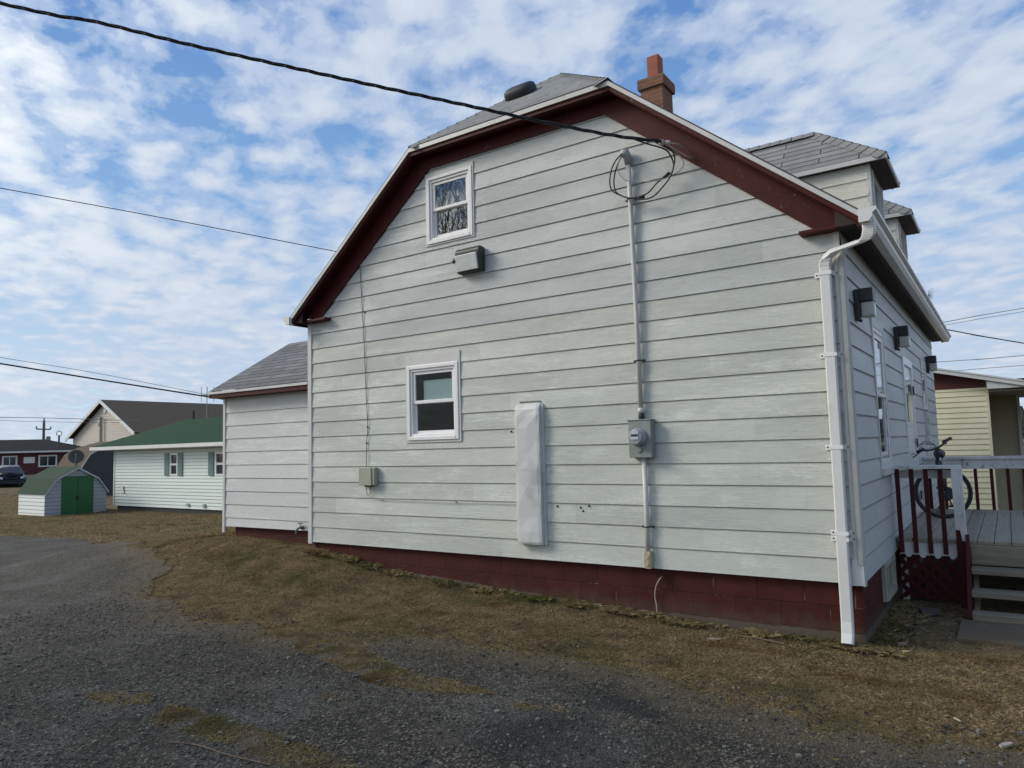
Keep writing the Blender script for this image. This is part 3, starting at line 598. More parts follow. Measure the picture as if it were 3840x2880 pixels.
b = MB(); b.box(R, 1.38, 2.26, .83, .90, .0, .05); b.build('window_sill', 'trim', H)
# ---- door in the side wall
d = MB(); u0, u1, z0, z1 = dr
d.box(R, u0-.10, u0, z0, z1+.10, -.02, .026); d.box(R, u1, u1+.10, z0, z1+.10, -.02, .026); d.box(R, u0, u1, z1, z1+.10, -.02, .026)
DO = d.build('door', 'white', H)
d = MB(); d.box(R, u0, u1, z0, z1, -.05, .0); d.box(R, u0+.1, u1-.1, 1.35, z1-.12, .0, .012); d.box(R, u0+.1, u1-.1, z0+.15, 1.1, .0, .012); d.build('door_leaf', 'white', DO, bevel=.004)
d = MB(); d.box(R, u0+.14, u1-.14, 1.4, z1-.16, .012, .016); d.build('pane', 'glass', DO)
for z in (1.85, 1.12, .4): d = MB(); d.box(R, u1-.03, u1+.02, z-.06, z+.06, .026, .04); d.build('hinge', 'black', DO)
d = MB(); d.lathe(R(u0+.06, .98, .0), (1, 0, 0), [(.028, 0), (.028, .01), (.012, .012), (.012, .05)], 12); d.tube([R(u0+.06, .98, .05), R(u0+.17, .98, .055)], .011, 8); d.build('handle', 'chrome', DO)
# ---- dormers
def dormer(y0, y1):
    xf, zt = -.08, 4.50; ov = .24; so_ = .09
    w = lap(FR((0, y0, 0), (1, 0, 0), (0, -1, 0)), [(-2.2, zt), (-1.35, zt-.0), (xf, zt), (xf, rz(xf)-.05), (-2.2, rz(-2.2)-.05)][2:5]+[(-2.2, zt)] if False else [(xf, zt), (xf, rz(xf)), (XE-(zt-ZE)/SL, zt)], z0=.02)
    D = w.build('dormer', 'cheek', H)
    w2 = lap(FR((0, y1, 0), (1, 0, 0), (0, 1, 0)), [(xf, zt), (xf, rz(xf)), (XE-(zt-ZE)/SL, zt)], z0=.02); w2.build('dormer_cheek', 'cheek', D)
    F = FR((xf, 0, 0), (0, 1, 0), (1, 0, 0)); zb = rz(xf)-.05
    q = MB(); q.box(F, y0-.005, y0+.10, zb, zt, -.02, .03); q.box(F, y1-.10, y1+.005, zb, zt, -.02, .03); q.box(F, y0+.10, y1-.10, zt-.08, zt, -.02, .025); q.box(F, y0+.1, y1-.1, zb, zb+.22, -.02, .02)
    q.box(F, y0+.1, y0+.16, zb+.22, zt-.08, -.02, .045); q.box(F, y1-.16, y1-.1, zb+.22, zt-.08, -.02, .045); q.box(F, y0+.16, y1-.16, zb+.2, zb+.26, -.02, .06)
    q.build('dormer_casing', 'trim', D)
    v = MB(); yc = (y0+y1)/2; a, b_, c0, c1 = y0+.16, y1-.16, zb+.26, zt-.08
    for u in (a, b_-.05): v.box(F, u, u+.05, c0, c1, -.03, .02)
    for z in (c0, (c0+c1)/2-.02, c1-.05): v.box(F, a+.05, b_-.05, z, z+.05, -.03, .015)
    v.build('sash', 'white', D)
    v = MB(); v.box(F, a+.05, b_-.05, c0, c1, -.02, -.014); v.build('pane', 'glass', D)
    v = MB(); v.box(F, a, b_, c0, c1, -.3, -.29); v.build('room_shade_panel', 'dark', D)  # black panel stands in for the unlit space inside the dormer
    # hipped roof
    e0, e1, ex, ez = y0-so_, y1+so_, xf+ov-.02, zt+.02; hw = (e1-e0)/2; zr = ez+.70; ax = ex-.88
    xr0 = XE-(ez-ZE)/SL; xr1 = XE-(zr-ZE)/SL
    m_ = MB()
    m_.roofpoly([(xr0, e0, ez), (ex, e0, ez), (ax, yc, zr), (xr1-.05, yc, zr)], (1, 0, 0))
    m_.roofpoly([(xr0, e1, ez), (ex, e1, ez), (ax, yc, zr), (xr1-.05, yc, zr)], (1, 0, 0))
    m_.roofpoly([(ex, e0, ez), (ex, e1, ez), (ax, yc, zr)], (0, 1, 0))
    m_.build('dormer_roof', 'shingle', D, recalc=False)
    k = MB(); cap(k, (ex, e0, ez), (ax, yc, zr), .1); cap(k, (ex, e1, ez), (ax, yc, zr), .1); cap(k, (ax, yc, zr), (xr1, yc, zr), .1); k.build('ridge_cap', 'shingle', D, recalc=False)
    k = MB(); k.box(WORLD, xr0, ex+.006, ez-.06, ez-.004, e0-.008, e0+.012); k.box(WORLD, xr0, ex+.006, ez-.06, ez-.004, e1-.012, e1+.008); k.box(WORLD, ex-.012, ex+.008, ez-.06, ez-.004, e0+.012, e1-.012); k.build('drip_edge', 'drip', D)
    k = MB(); k.box(WORLD, xr0, ex-.012, zt-.035, zt-.02, e0+.012, e1-.012); k.build('dormer_soffit', mat('dormer_soffit_paint', (.05, .025, .018), .7, .2, 6), D)
dormer(2.66, 3.72); dormer(5.30, 6.36)
# ---- chimney
ch = MB()
def ubox(mb, x0, x1, y0, y1, z0, z1, mi=0):
    for (p, q) in (((x0, y0), (x1, y0)), ((x1, y0), (x1, y1)), ((x1, y1), (x0, y1)), ((x0, y1), (x0, y0))):
        L = math.hypot(q[0]-p[0], q[1]-p[1]); mb.poly([(p[0], p[1], z0), (q[0], q[1], z0), (q[0], q[1], z1), (p[0], p[1], z1)], mi, [(0, z0), (L, z0), (L, z1), (0, z1)])
    for z in (z0, z1): mb.poly([(x0, y0, z), (x1, y0, z), (x1, y1, z), (x0, y1, z)], mi, [(0, 0), (.1, 0), (.1, .02), (0, .02)])
ubox(ch, -3.18, -2.83, 3.26, 3.66, 5.3, 6.58); ubox(ch, -3.215, -2.795, 3.225, 3.695, 6.58, 6.735)
CH = ch.build('chimney', 'brick', H)
fl = MB(); fl.box(WORLD, -3.11, -2.91, 6.735, 7.14, 3.36, 3.55); fl.build('flue', 'flue', CH, bevel=.02)
# ---- roof vent on the hip plane
hn = Vector((0, -1.123, 1.45)).normalized(); hu = Vector((0, 1.45, 1.123)).normalized(); hc = Vector((-3.66, -.22, 4.937))+hu*1.10
v = MB(); vs = []
for (sx_, sy_, sz_) in ((.20, .15, .0), (.20, .15, .04), (.19, .14, .085), (.15, .11, .11), (.06, .05, .116)):
    for j in range(24):
        a = 2*math.pi*j/24; ca, sa = math.cos(a), math.sin(a); e = .55
        vs.append(hc+Vector((1, 0, 0))*(sx_*math.copysign(abs(ca)**e, ca))+hu*(sy_*math.copysign(abs(sa)**e, sa))+hn*(sz_+.01))
v.mesh(vs, [(i*24+j, i*24+(j+1) % 24, (i+1)*24+(j+1) % 24, (i+1)*24+j) for i in range(4) for j in range(24)]+[tuple(range(96, 120))])
v.build('roof_vent', mat('vent_plastic', (.012, .018, .018), .6, .2, 5), RF, smooth=True)
# ---- sheet-metal duct chase on the gable
dc = MB()
dv = []; dzs = [.165, .19, .30, .45, .62, .80, .97, 1.12, 1.28, 1.42, 1.55, 1.62, 1.66, 1.69]; dd_ = [.082, .09, .092, .087, .09, .085, .091, .088, .084, .09, .088, .08, .062, .03]
for z_, d_0 in zip(dzs, dd_):
    j_ = lambda a: random.uniform(-a, a)
    dv += [G(-3.405+j_(.003), z_, .004), G(-3.40+j_(.004), z_+j_(.003), d_0-.006), G(-3.37+j_(.003), z_, d_0+j_(.004)), G(-3.24, z_, d_0+.002+j_(.006)), G(-3.12+j_(.003), z_, d_0+j_(.004)), G(-3.088+j_(.004), z_+j_(.004), d_0-.007), G(-3.085+j_(.003), z_, .004)]
nz = len(dzs); dc.mesh(dv, [(i*7+k, i*7+k+1, i*7+k+8, i*7+k+7) for i in range(nz-1) for k in range(6)]+[tuple(range(7)), tuple((nz-1)*7+k for k in range(7))])
dc.box(G, -3.085, -3.06, .16, 1.67, .0, .035); dc.box(G, -3.40, -3.415, .17, 1.63, .0, .03)
dc.build('duct_cover', mat('dull_white_paint', (.56, .57, .55), .5, .08, 3, dirt=(.40, .40, .38), dscale=4, dlo=.52, dhi=.72, bmp=.25, bscale=9), H)
b = MB(); b.box(G, -3.37, -3.10, 1.692, 1.712, .0, .016); b.build('duct_caulk', mat('old_caulk', (.16, .15, .13), .8, .5, 40), H)
# ---- small porch / mud room at the back-left corner
A = FR((0, .2, 0), (1, 0, 0), (0, -1, 0))
lap(A, [(-9.12, .10), (-6.86, .11), (-6.86, 2.16), (-9.12, 2.15)], z0=.035).build('porch_wall', 'siding_add', H)
b = MB(); b.box(WORLD, -9.12, -9.1, .1, 2.16, .2, 3); b.prism(FR((-9.12, 0, 0), (0, 1, 0), (1, 0, 0)), [(.2, 2.14), (3, 2.14), (1.54, 3.05)], 0, .02); b.build('porch_side_wall', 'siding_add', H)
b = MB(); b.box(A, -9.16, -9.10, .0, 2.17, -.01, .022); b.build('corner_trim', 'trim', H, bevel=.006)
f = MB(); f.poly([(-8.93, .26, -.9), (-6.83, .26, -.9), (-6.83, .26, .13), (-8.93, .26, .13)], 0, [(0, -.9), (2.1, -.9), (2.1, .13), (0, .13)]); f.poly([(-8.93, .26, -.9), (-8.93, 3, -.9), (-8.93, 3, .13), (-8.93, .26, .13)], 0, [(0, -.9), (2.1, -.9), (2.1, .13), (0, .13)])
f.build('porch_foundation', 'block', H)
r = MB(); r.roofpoly([(-9.26, -.02, 2.20), (-6.85, -.02, 2.20), (-6.85, 1.54, 3.13), (-9.26, 1.54, 3.13)], (1, 0, 0)); r.roofpoly([(-9.26, 3.1, 2.20), (-6.85, 3.1, 2.20), (-6.85, 1.54, 3.13), (-9.26, 1.54, 3.13)], (1, 0, 0))
PR = r.build('porch_roof', 'shingle2', H, recalc=False)
b = MB(); b.box(WORLD, -9.265, -6.90, 2.155, 2.192, -.028, -.01); b.build('drip_edge', 'drip', PR)
b = MB(); b.box(WORLD, -9.24, -6.90, 2.095, 2.155, -.008, .012); b.box(WORLD, -9.24, -6.90, 2.095, 2.115, .012, .2); b.prism(FR((-9.25, 0, 0), (0, 1, 0), (1, 0, 0)), [(-.02, 2.1), (.0, 2.185), (1.54, 3.11), (3.1, 2.19), (3.1, 2.1), (1.54, 3.0)], 0, .02); b.build('porch_fascia', 'maroon_worn', H)
b = MB(); b.lathe(A(-7.27, .15, .012), (0, -1, 0), [(.03, 0), (.03, .012), (.012, .014), (.012, .07)], 10); b.tube([A(-7.27, .15, .07), A(-7.275, .14, .10), A(-7.29, .07, .115)], .014, 8); b.tube([A(-7.27, .15, .055), A(-7.27, .215, .055)], .006, 6); b.box(A, -7.31, -7.23, .21, .222, .04, .07)
b.build('faucet', mat('brass_painted', (.06, .09, .08), .5, .2, 20), H)
# ================================================================== THINGS ON THE GABLE
def thing1(mb, name, mats, label, cat, group=None, **kw): return tag(mb.build(name, mats, **kw), label, cat, group)
# electric meter with its riser
E_ = empty('electric_meter', (-1.9, 0, 1.25), 'grey electric meter box with round dial and a tall white conduit on the gable', 'electric meter')
m_ = MB(); m_.box(G, -2.022, -1.782, 1.075, 1.445, .012, .112); m_.box(G, -2.03, -1.774, 1.44, 1.452, .012, .12); m_.build('meter_box', 'metergrey', E_, bevel=.006)
m_ = MB(); m_.lathe(G(-1.915, 1.275, .112), (0, -1, 0), [(.088, 0), (.088, .03), (.078, .034), (.074, .078), (.066, .088), (.0, .091)], 28); m_.build('meter_dial', mat('meter_glass', (.30, .32, .34), .12, .2, 30), E_, smooth=False, bevel=.003)
m_ = MB(); m_.box(G, -1.955, -1.875, 1.255, 1.335, .198, .208); m_.build('meter_label', mat('meter_plate', (.5, .52, .54), .3, .3, 60), E_)
m_ = MB(); m_.box(G, -1.95, -1.88, 1.285, 1.305, .2085, .211); m_.build('meter_display', 'black', E_)
m_ = MB(); m_.lathe(G(-1.915, 1.16, .112), (0, -1, 0), [(.035, 0), (.033, .012), (.0, .014)], 16); m_.build('seal', 'metergrey', E_)
m_ = MB(); m_.tube([G(-1.905, 1.52, .045), G(-1.912, 2.5, .045), G(-1.925, 3.6, .045), G(-1.932, 4.08, .05)], .0245, 12); m_.lathe(G(-1.905, 1.515, .045), (0, 0, 1), [(.032, 0), (.032, .05)], 12); m_.build('conduit', 'conduit', E_, smooth=True)
m_ = MB(); m_.lathe(G(-1.905, 1.45, .045), (0, 0, 1), [(.026, 0), (.03, .02), (.03, .045), (.024, .066)], 12); m_.build('coupling', 'black', E_)
m_ = MB(); m_.tube([G(-1.895, 1.075, .045), G(-1.893, .5, .045), G(-1.893, .16, .045)], .0245, 12); m_.build('lower_conduit', 'conduit', E_, smooth=True)
m_ = MB(); m_.sweep([G(-1.893, .165, .04), G(-1.893, .06, .045), G(-1.893, .005, .04)], (1, 0, 0), .075, .06); m_.sweep([G(-1.897, .13, .07), G(-1.897, .03, .072)], (1, 0, 0), .045, .012); m_.build('conduit_elbow', mat('aged_fitting', (.42, .36, .24), .6, .3, 30, dirt=(.2, .12, .05), dscale=20), E_)
for z, x in ((3.70, -1.927), (2.04, -1.911), (.40, -1.893)):
    m_ = MB(); m_.tube([G(x-.06, z, .018), G(x-.035, z, .03), G(x-.02, z, .065), G(x, z, .073), G(x+.02, z, .065), G(x+.035, z, .03), G(x+.06, z, .018)], .007, 6)
    for dx in (-.055, .055): m_.lathe(G(x+dx, z, .014), (0, -1, 0), [(.011, 0), (.009, .012)], 8)
    m_.build('clamp', 'black', E_)
m_ = MB(); m_.tube([G(-1.932, 4.06, .05), G(-1.936, 4.14, .055), G(-1.95, 4.18, .075), G(-1.975, 4.175, .11)], .03, 12, rs=[.03, .045, .052, .036]); m_.build('weatherhead', mat('weatherhead_alloy', (.36, .37, .38), .45, .1, 10), E_, smooth=True)
# service drop: three twisted strands, drip loops
C_ = empty('service_cable', (-1.47, -.25, 4.1), 'thick twisted black service cable crossing the sky and looping to the weatherhead', 'cable')
dp = [(-8.9, -6.8, 6.05), (-5.92, -4.20, 5.20), (-5.34, -3.69, 5.07), (-4.75, -3.172, 4.895), (-4.14, -2.635, 4.732), (-3.514, -2.084, 4.568), (-2.871, -1.518, 4.404), (-2.306, -1.021, 4.259), (-1.824, -.597, 4.151), (-1.47, -.285, 4.105)]
def spline(pts, n=10):
    pts = [Vector(p) for p in pts]; out = []
    P = [pts[0]*2-pts[1]]+pts+[pts[-1]*2-pts[-2]]
    for i in range(1, len(P)-2):
        for k in range(n):
            t = k/n; a, b, c, d = P[i-1:i+3]; out.append(.5*((2*b)+(c-a)*t+(2*a-5*b+4*c-d)*t*t+(3*b-a-3*c+d)*t**3))
    return out+[pts[-1]]
sp = spline(dp, 40)
for ph in (0, 2.094, 4.189):
    q = []; L = 0; last = sp[0]
    for i, p in enumerate(sp):
        L += (p-last).length; last = p; t = (sp[min(i+1, len(sp)-1)]-sp[max(i-1, 0)]).normalized(); a = t.cross(Vector((0, 0, 1))).normalized(); b = t.cross(a)
        an = L*2*math.pi/.62+ph; q.append(p+(a*math.cos(an)+b*math.sin(an))*.0105)
    m_ = MB(); m_.tube(q, .0074, 6); m_.build('strand', 'blackwire', C_, smooth=True)
L1 = [(-1.96, -.12, 4.165), (-2.032, -.13, 4.104), (-2.085, -.13, 4.015), (-2.107, -.13, 3.888), (-2.073, -.13, 3.789), (-1.921, -.13, 3.692), (-1.755, -.13, 3.638), (-1.642, -.13, 3.642), (-1.537, -.13, 3.716), (-1.453, -.13, 3.803), (-1.413, -.13, 3.91), (-1.40, -.14, 3.984), (-1.431, -.16, 4.06), (-1.517, -.19, 4.12), (-1.585, -.25, 4.165), (-1.68, -.37, 4.15)]
L2 = [(-1.96, -.11, 4.16), (-2.01, -.11, 4.085), (-2.052, -.11, 3.993), (-2.071, -.11, 3.886), (-2.045, -.11, 3.778), (-1.92, -.11, 3.694), (-1.804, -.11, 3.679), (-1.699, -.11, 3.70), (-1.614, -.11, 3.769), (-1.531, -.11, 3.813), (-1.449, -.11, 3.847), (-1.425, -.11, 3.929), (-1.459, -.14, 4.04), (-1.516, -.17, 4.09), (-1.616, -.24, 4.13), (-1.72, -.40, 4.16)]
L3 = [(-1.96, -.12, 4.16), (-2.019, -.12, 4.023), (-1.969, -.12, 3.914), (-1.897, -.12, 3.862), (-1.71, -.12, 3.81), (-1.547, -.12, 3.795), (-1.427, -.12, 3.814), (-1.341, -.12, 3.856), (-1.323, -.12, 3.919), (-1.359, -.12, 3.996), (-1.433, -.17, 4.08), (-1.47, -.2, 4.11)]
for P, r_, mt in ((L1, .0075, 'blackwire'), (L2, .0075, 'blackwire'), (L3, .005, 'greywire')):
    m_ = MB(); m_.tube(spline(P, 8), r_, 6); m_.build('drip_loop', mt, C_, smooth=True)
m_ = MB(); m_.tube([(-1.535, -.108, 3.812), (-1.47, -.112, 3.848)], .016, 8); m_.build('splice', 'blackwire', C_, smooth=True); m_ = MB(); m_.tube([(-1.84, -.112, 3.685), (-1.74, -.12, 3.66)], .014, 8); m_.build('splice', 'blackwire', C_, smooth=True)
m_ = MB(); m_.lathe((-1.47, -.20, 4.12), (-.6, -.5, .1), [(.012, -.06), (.03, -.05), (.03, -.02), (.018, 0), (.03, .02), (.03, .05), (.012, .06)], 12); m_.tube([(-1.44, -.19, 4.12), (-1.36, -.13, 4.1), (-1.30, -.032, 4.06)], .007, 6); m_.tube([(-1.45, -.19, 4.10), (-1.30, -.10, 3.98), (-1.26, -.032, 3.96)], .006, 6); m_.build('insulator', mat('old_porcelain', (.42, .36, .32), .4, .3, 20), C_)
# floodlight
FLT = empty('floodlight', (-4.0, 0, 3.42), 'dark green-black wall floodlight with pale lens under the upper gable window', 'floodlight')
m_ = MB(); m_.prism(FR((0, 0, 0), (0, -1, 0), (1, 0, 0)), [(.012, 3.262), (.012, 3.545), (.10, 3.555), (.132, 3.52), (.132, 3.49), (.095, 3.27)], -4.16, -3.80); m_.build('housing', mat('flood_housing', (.025, .034, .03), .45, .15, 10), FLT, bevel=.012)
m_ = MB(); m_.prism(FR((0, 0, 0), (0, -1, 0), (1, 0, 0)), [(.088, 3.288), (.120, 3.28), (.151, 3.468), (.122, 3.48)], -4.14, -3.835); m_.build('lens', 'lens', FLT, bevel=.006)
m_ = MB(); m_.lathe((-4.16, -.09, 3.44), (-1, 0, 0), [(.018, 0), (.018, .035), (.026, .035), (.026, .06), (.018, .065)], 10); m_.build('photocell', 'metergrey', FLT)
m_ = MB(); m_.lathe((-4.205, -.09, 3.432), (-.2, 0, -1), [(.016, 0), (.014, .03)], 8); m_.build('photocell_eye', 'black', FLT)
# telephone box and its wire
T_ = empty('utility_box', (-5.68, 0, .88), 'small beige telephone junction box low on the gable', 'utility box')
m_ = MB(); m_.box(G, -5.83, -5.565, .775, 1.0, .012, .085); m_.build('box_body', 'beige', T_, bevel=.012)
m_ = MB(); m_.box(G, -5.835, -5.61, .772, 1.003, .085, .098); m_.build('lid', 'beige', T_, bevel=.012)
m_ = MB(); m_.box(G, -5.76, -5.66, .755, .778, .02, .07); m_.build('gland', 'black', T_)
m_ = MB(); m_.tube(spline([G(-5.745, .76, .045), G(-5.745, .68, .045), G(-5.72, .645, .045), G(-5.685, .68, .045), G(-5.675, .76, .045)], 6), .0045, 6); m_.build('tail_wire', 'greywire', T_)
m_ = MB(); m_.tube(spline([G(-5.862, 3.78, .02), G(-5.85, 3.5, .018), G(-5.80, 2.7, .018), G(-5.765, 1.95, .018), G(-5.742, 1.5, .018), G(-5.762, 1.32, .02), G(-5.762, 1.0, .03)], 6), .0042, 5)
for x, z in ((-5.745, 1.52), (-5.762, 1.31)): m_.lathe(G(x, z, .014), (0, -1, 0), [(.011, 0), (.009, .014)], 8)
thing1(m_, 'telephone_wire', 'blackwire', 'thin dark wire running down the gable to the beige box', 'wire')
m_ = MB(); m_.tube(spline([G(-5.62, .60, .02), G(-5.5, .59, .02), G(-5.0, .585, .018), G(-4.6, .58, .018), G(-4.3, .578, .018), G(-4.0, .582, .016), G(-3.43, .58, .016)], 6), .0032, 5)
for x in (-5.5, -4.3): m_.lathe(G(x, .588, .012), (0, -1, 0), [(.011, 0), (.009, .014)], 8)
thing1(m_, 'wall_wire', 'greywire', 'thin grey wire stapled along a clapboard from the beige box to the duct', 'wire')
for x, z in ((-5.79, 3.03), (-3.50, 1.385), (-2.93, .57), (-2.65, .565), (-2.62, .53), (-2.55, .585)): nl = MB(); nl.lathe(G(x, z, .004), (0, -1, 0), [(.012, 0), (.010, .008), (.004, .012)], 8); nl.build('nail_head', 'black', H)
m_ = MB(); m_.tube(spline([(-1.79, .03, -.085), (-1.80, .0, -.095), (-1.845, .0, -.17), (-1.866, .01, -.27), (-1.855, .012, -.35), (-1.85, .01, -.44), (-1.85, .0, -.48)], 6), .006, 6)
thing1(m_, 'ground_wire', mat('frayed_wire', (.42, .32, .26), .6, .2, 20), 'frayed pale wire hanging out of the red foundation into the grass', 'wire')
# wall lamps on the side wall
def wall_lamp(y, label):
    L = empty('wall_lamp', (0, y, 2.44), label, 'wall lamp', 'lamps along the side wall')
    q = MB(); q.box(R, y-.07, y+.07, 2.28, 2.56, .012, .055); q.build('backplate', 'black', L, bevel=.008)
    q = MB(); q.box(R, y-.07, y+.07, 2.44, 2.562, .055, .17); q.build('hood', 'black', L, bevel=.008)
    q = MB(); q.box(R, y-.06, y+.06, 2.30, 2.44, .06, .175); q.build('lamp_glass', 'lampglass', L, bevel=.02)
    q = MB(); q.tube([R(y, 2.285, .03), R(y, 2.27, .06)], .012, 6); q.build('knob', 'black', L)
wall_lamp(.50, 'black wall lamp nearest the downspout, above the tall side window')
wall_lamp(3.30, 'black wall lamp above the side door')
wall_lamp(7.45, 'black wall lamp at the far end of the side wall, by the yellow house')
# ================================================================== DECK, STEPS, BICYCLE
DK = empty('deck', (1.3, 3.8, -.5), 'weathered wooden deck with white rail and oxblood balusters along the side wall', 'deck')
fl = MB(); x = .03
while x < 3.3: fl.box(WORLD, x, x+.138, .105, .14, 2.10, 5.75); x += .144
fl.build('deck_floor', 'woodgrey', DK, bevel=.004)
fa = MB(); fa.box(WORLD, .04, .58, -.035, .104, 2.13, 2.16)
for i in range(4): fa.lathe((.12+i*.135, 2.145, -.035), (0, 1, 0), [(.03, -.014), (.03, .014)], 10)
fa.build('rim_board', 'peelwhite', DK)
q = MB(); q.box(WORLD, .02, .655, .868, .905, 2.05, 2.19); q.build('front_rail', 'peelwhite', DK, bevel=.004)
q = MB(); q.box(WORLD, .03, .56, .765, .85, 2.175, 2.205); q.build('lower_rail', 'peelwhite', DK)
for i in range(4):
    q = MB(); x = .045+i*.134; q.box(WORLD, x, x+.042, -.012, .868, 2.085, 2.125); q.build('baluster', 'baluster', DK)
q = MB(); q.prism(WORLD, [(.57, .25), (.61, .25), (.625, .14), (.665, .14), (.665, .868), (.57, .868)], 2.02, 2.12); q.build('rail_post', 'peelwhite', DK, bevel=.004)
q = MB(); q.box(WORLD, .572, .66, -.53, .25, 2.025, 2.115); q.build('lower_post', 'baluster', DK)
for x0, x1 in ((.03, .56),):
    la = MB()
    for k in range(-4, 7):
        for sg in (-1, 1):
            a = (x0+k*.135, -.5); bb = (x0+k*.135+sg*.47, -.03); w_ = .033
            pg = [(a[0]-w_, a[1]), (a[0]+w_, a[1]), (bb[0]+w_, bb[1]), (bb[0]-w_, bb[1])]; pg = clip(clip(pg, 0, x0, False), 0, x1, True)
            if len(pg) >= 3: la.prism(WORLD, pg, 2.185+.006*sg, 2.195+.006*sg)
    la.build('lattice', 'baluster', DK)
q = MB(); q.box(WORLD, .02, 3.3, -.06, .10, 5.70, 5.74); q.box(WORLD, 3.25, 3.3, -.06, .10, 2.16, 5.7)
for y in (3.3, 4.5): q.box(WORLD, .03, 3.25, -.04, .10, y, y+.04)
q.build('joist', 'woodgrey', DK)
q = MB(); q.box(WORLD, .02, 3.3, .86, .90, 5.60, 5.75); q.box(WORLD, .02, 3.3, .725, .86, 5.63, 5.665); q.build('back_rail', 'peelwhite', DK, bevel=.004)
for i in range(16):
    q = MB(); x = .06+i*.192; q.box(WORLD, x, x+.042, .145, .725, 5.665, 5.705); q.build('baluster', 'baluster', DK)
for x in (1.22, 3.2):
    q = MB(); q.box(WORLD, x, x+.09, -.9, .10, 5.56, 5.65); q.build('deck_leg', 'woodgrey', DK)
q = MB(); q.box(WORLD, .03, .09, -.6, -.02, 2.22, 2.28); q.build('deck_leg', 'peelwhite', DK)
ST = empty('wooden_steps', (1.4, 1.7, -.5), 'weathered wooden steps leading up to the deck, with a red side board', 'steps')
for y0, y1, zt in ((2.04, 2.10, .10), (1.80, 2.03, -.10), (1.55, 1.80, -.275), (1.36, 1.56, -.44)):
    q = MB(); h = .19 if y0 > 2 else .05; q.box(WORLD, .69, 2.4, zt-h, zt, y0, y1); q.build('riser' if y0 > 2 else 'tread', 'woodstep', ST, bevel=.006)
F_ = FR((0, 0, 0), (0, 1, 0), (1, 0, 0))
for x in (.70, 1.55, 2.34):
    q = MB(); q.prism(F_, [(2.09, -.08), (2.03, -.15), (2.03, -.16), (1.8, -.33), (1.8, -.34), (1.56, -.50), (1.4, -.50), (1.4, -.53), (2.09, -.53)], x, x+.04); q.build('stringer', 'woodstep', ST)
q = MB(); q.prism(F_, [(2.01, .21), (1.97, .18), (1.42, -.50), (1.42, -.60), (1.56, -.60), (2.01, -.16)], .655, .688); q.build('side_board', 'baluster', ST)
q = MB(); q.box(WORLD, .70, 2.4, -.53, -.465, 1.35, 1.39); q.build('kick_board', 'woodstep', ST)
# bicycle on the deck
BK = empty('bicycle', (.4, 4.5, .14), 'black bicycle leaning on the deck by the side wall, front wheel turned', 'bicycle')
def wheel(c, d, name, R_=.335):
    c = Vector(c); d = Vector(d).normalized(); upv = Vector((0, 0, 1)); ax = d.cross(upv).normalized()
    ring = [c+d*(R_-.018)*math.cos(a)+upv*(R_-.018)*math.sin(a) for a in np.linspace(0, 2*math.pi, 41)]
    wo = MB(); wo.tube(ring, .02, 8, cap=False); W_ = wo.build(name, 'rubber', BK, smooth=True)
    ring = [c+d*(R_-.045)*math.cos(a)+upv*(R_-.045)*math.sin(a) for a in np.linspace(0, 2*math.pi, 41)]
    q = MB(); q.tube(ring, .009, 6, cap=False); q.lathe(c-ax*.045, ax, [(.012, 0), (.026, .01), (.016, .03), (.016, .06), (.026, .08), (.012, .09)], 10)
    for k in range(18):
        a = 2*math.pi*k/18; q.tube([c+ax*(.03 if k % 2 else -.03), c+d*(R_-.05)*math.cos(a)+upv*(R_-.05)*math.sin(a)], .0016, 4)
    q.build('rim', mat('rim_alloy', (.12, .12, .12), .4, .1, 20, metal=.7), W_, smooth=True)
fc = Vector((.33, 4.30, .475)); wd = Vector((.97, .22, 0)); fd = Vector((-.10, .99, 0)).normalized()     # wheel plane, frame axis
hd = fc+Vector((-.03, .05, .42)); bb = fc+fd*.58+Vector((.06, 0, -.06)); rc = fc+fd*.95; sc_ = fc+fd*.72+Vector((.02, 0, .38))
wheel(fc, wd, 'front_wheel'); wheel(rc, fd, 'rear_wheel')
q = MB(); hb = hd-Vector((.01, .0, .12)); ht = hd
q.tube([hb, bb], .02, 8); q.tube([ht-Vector((0, 0, .02)), sc_-Vector((0, 0, .08))], .017, 8); q.tube([bb, sc_], .017, 8); q.tube([bb, rc], .012, 6); q.tube([sc_-Vector((0, 0, .08)), rc], .011, 6); q.tube([hb, ht], .022, 8)
q.build('bicycle_frame', 'black', BK, smooth=True)
q = MB(); ax_ = wd.cross(Vector((0, 0, 1))).normalized()
for sg in (-1, 1): q.tube([fc+ax_*.05*sg, hb+ax_*.05*sg-Vector((0, 0, .06)), hb], .013, 6)
q.build('fork', 'black', BK, smooth=True)
st_ = ht+Vector((.015, -.03, .16)); q = MB(); q.tube([ht, ht+Vector((0, 0, .06)), st_], .016, 8); hl = st_+Vector((-.23, -.16, -.05)); hr = st_+Vector((.14, .20, .12))
q.tube(spline([hl+Vector((.05, .07, .03)), hl.lerp(st_, .5)+Vector((0, 0, -.01)), st_, st_.lerp(hr, .5)+Vector((0, 0, .0)), hr], 5), .0135, 8); HBR = q.build('handlebar', 'black', BK, smooth=True)
for e_, s_ in ((hl, Vector((.07, .085, .035))), (hr, Vector((-.085, -.085, -.05)))):
    q = MB(); q.tube([e_, e_+s_], .02, 8); q.tube([e_+s_*1.1, e_+s_*.6+Vector((-.04, -.07, -.05)), e_+Vector((-.05, -.07, -.07))], .008, 5); q.build('grip', 'rubber', HBR, smooth=True)
q = MB()
for k in range(3): q.tube(spline([hl+Vector((.06, .05, .0)), hl+Vector((.02+.03*k, -.08, .09+.02*k)), st_+Vector((-.02, -.10, .02)), hd+Vector((-.03, -.06, -.05-.04*k))], 6), .0035, 5)
q.build('brake_cable', 'black', BK)
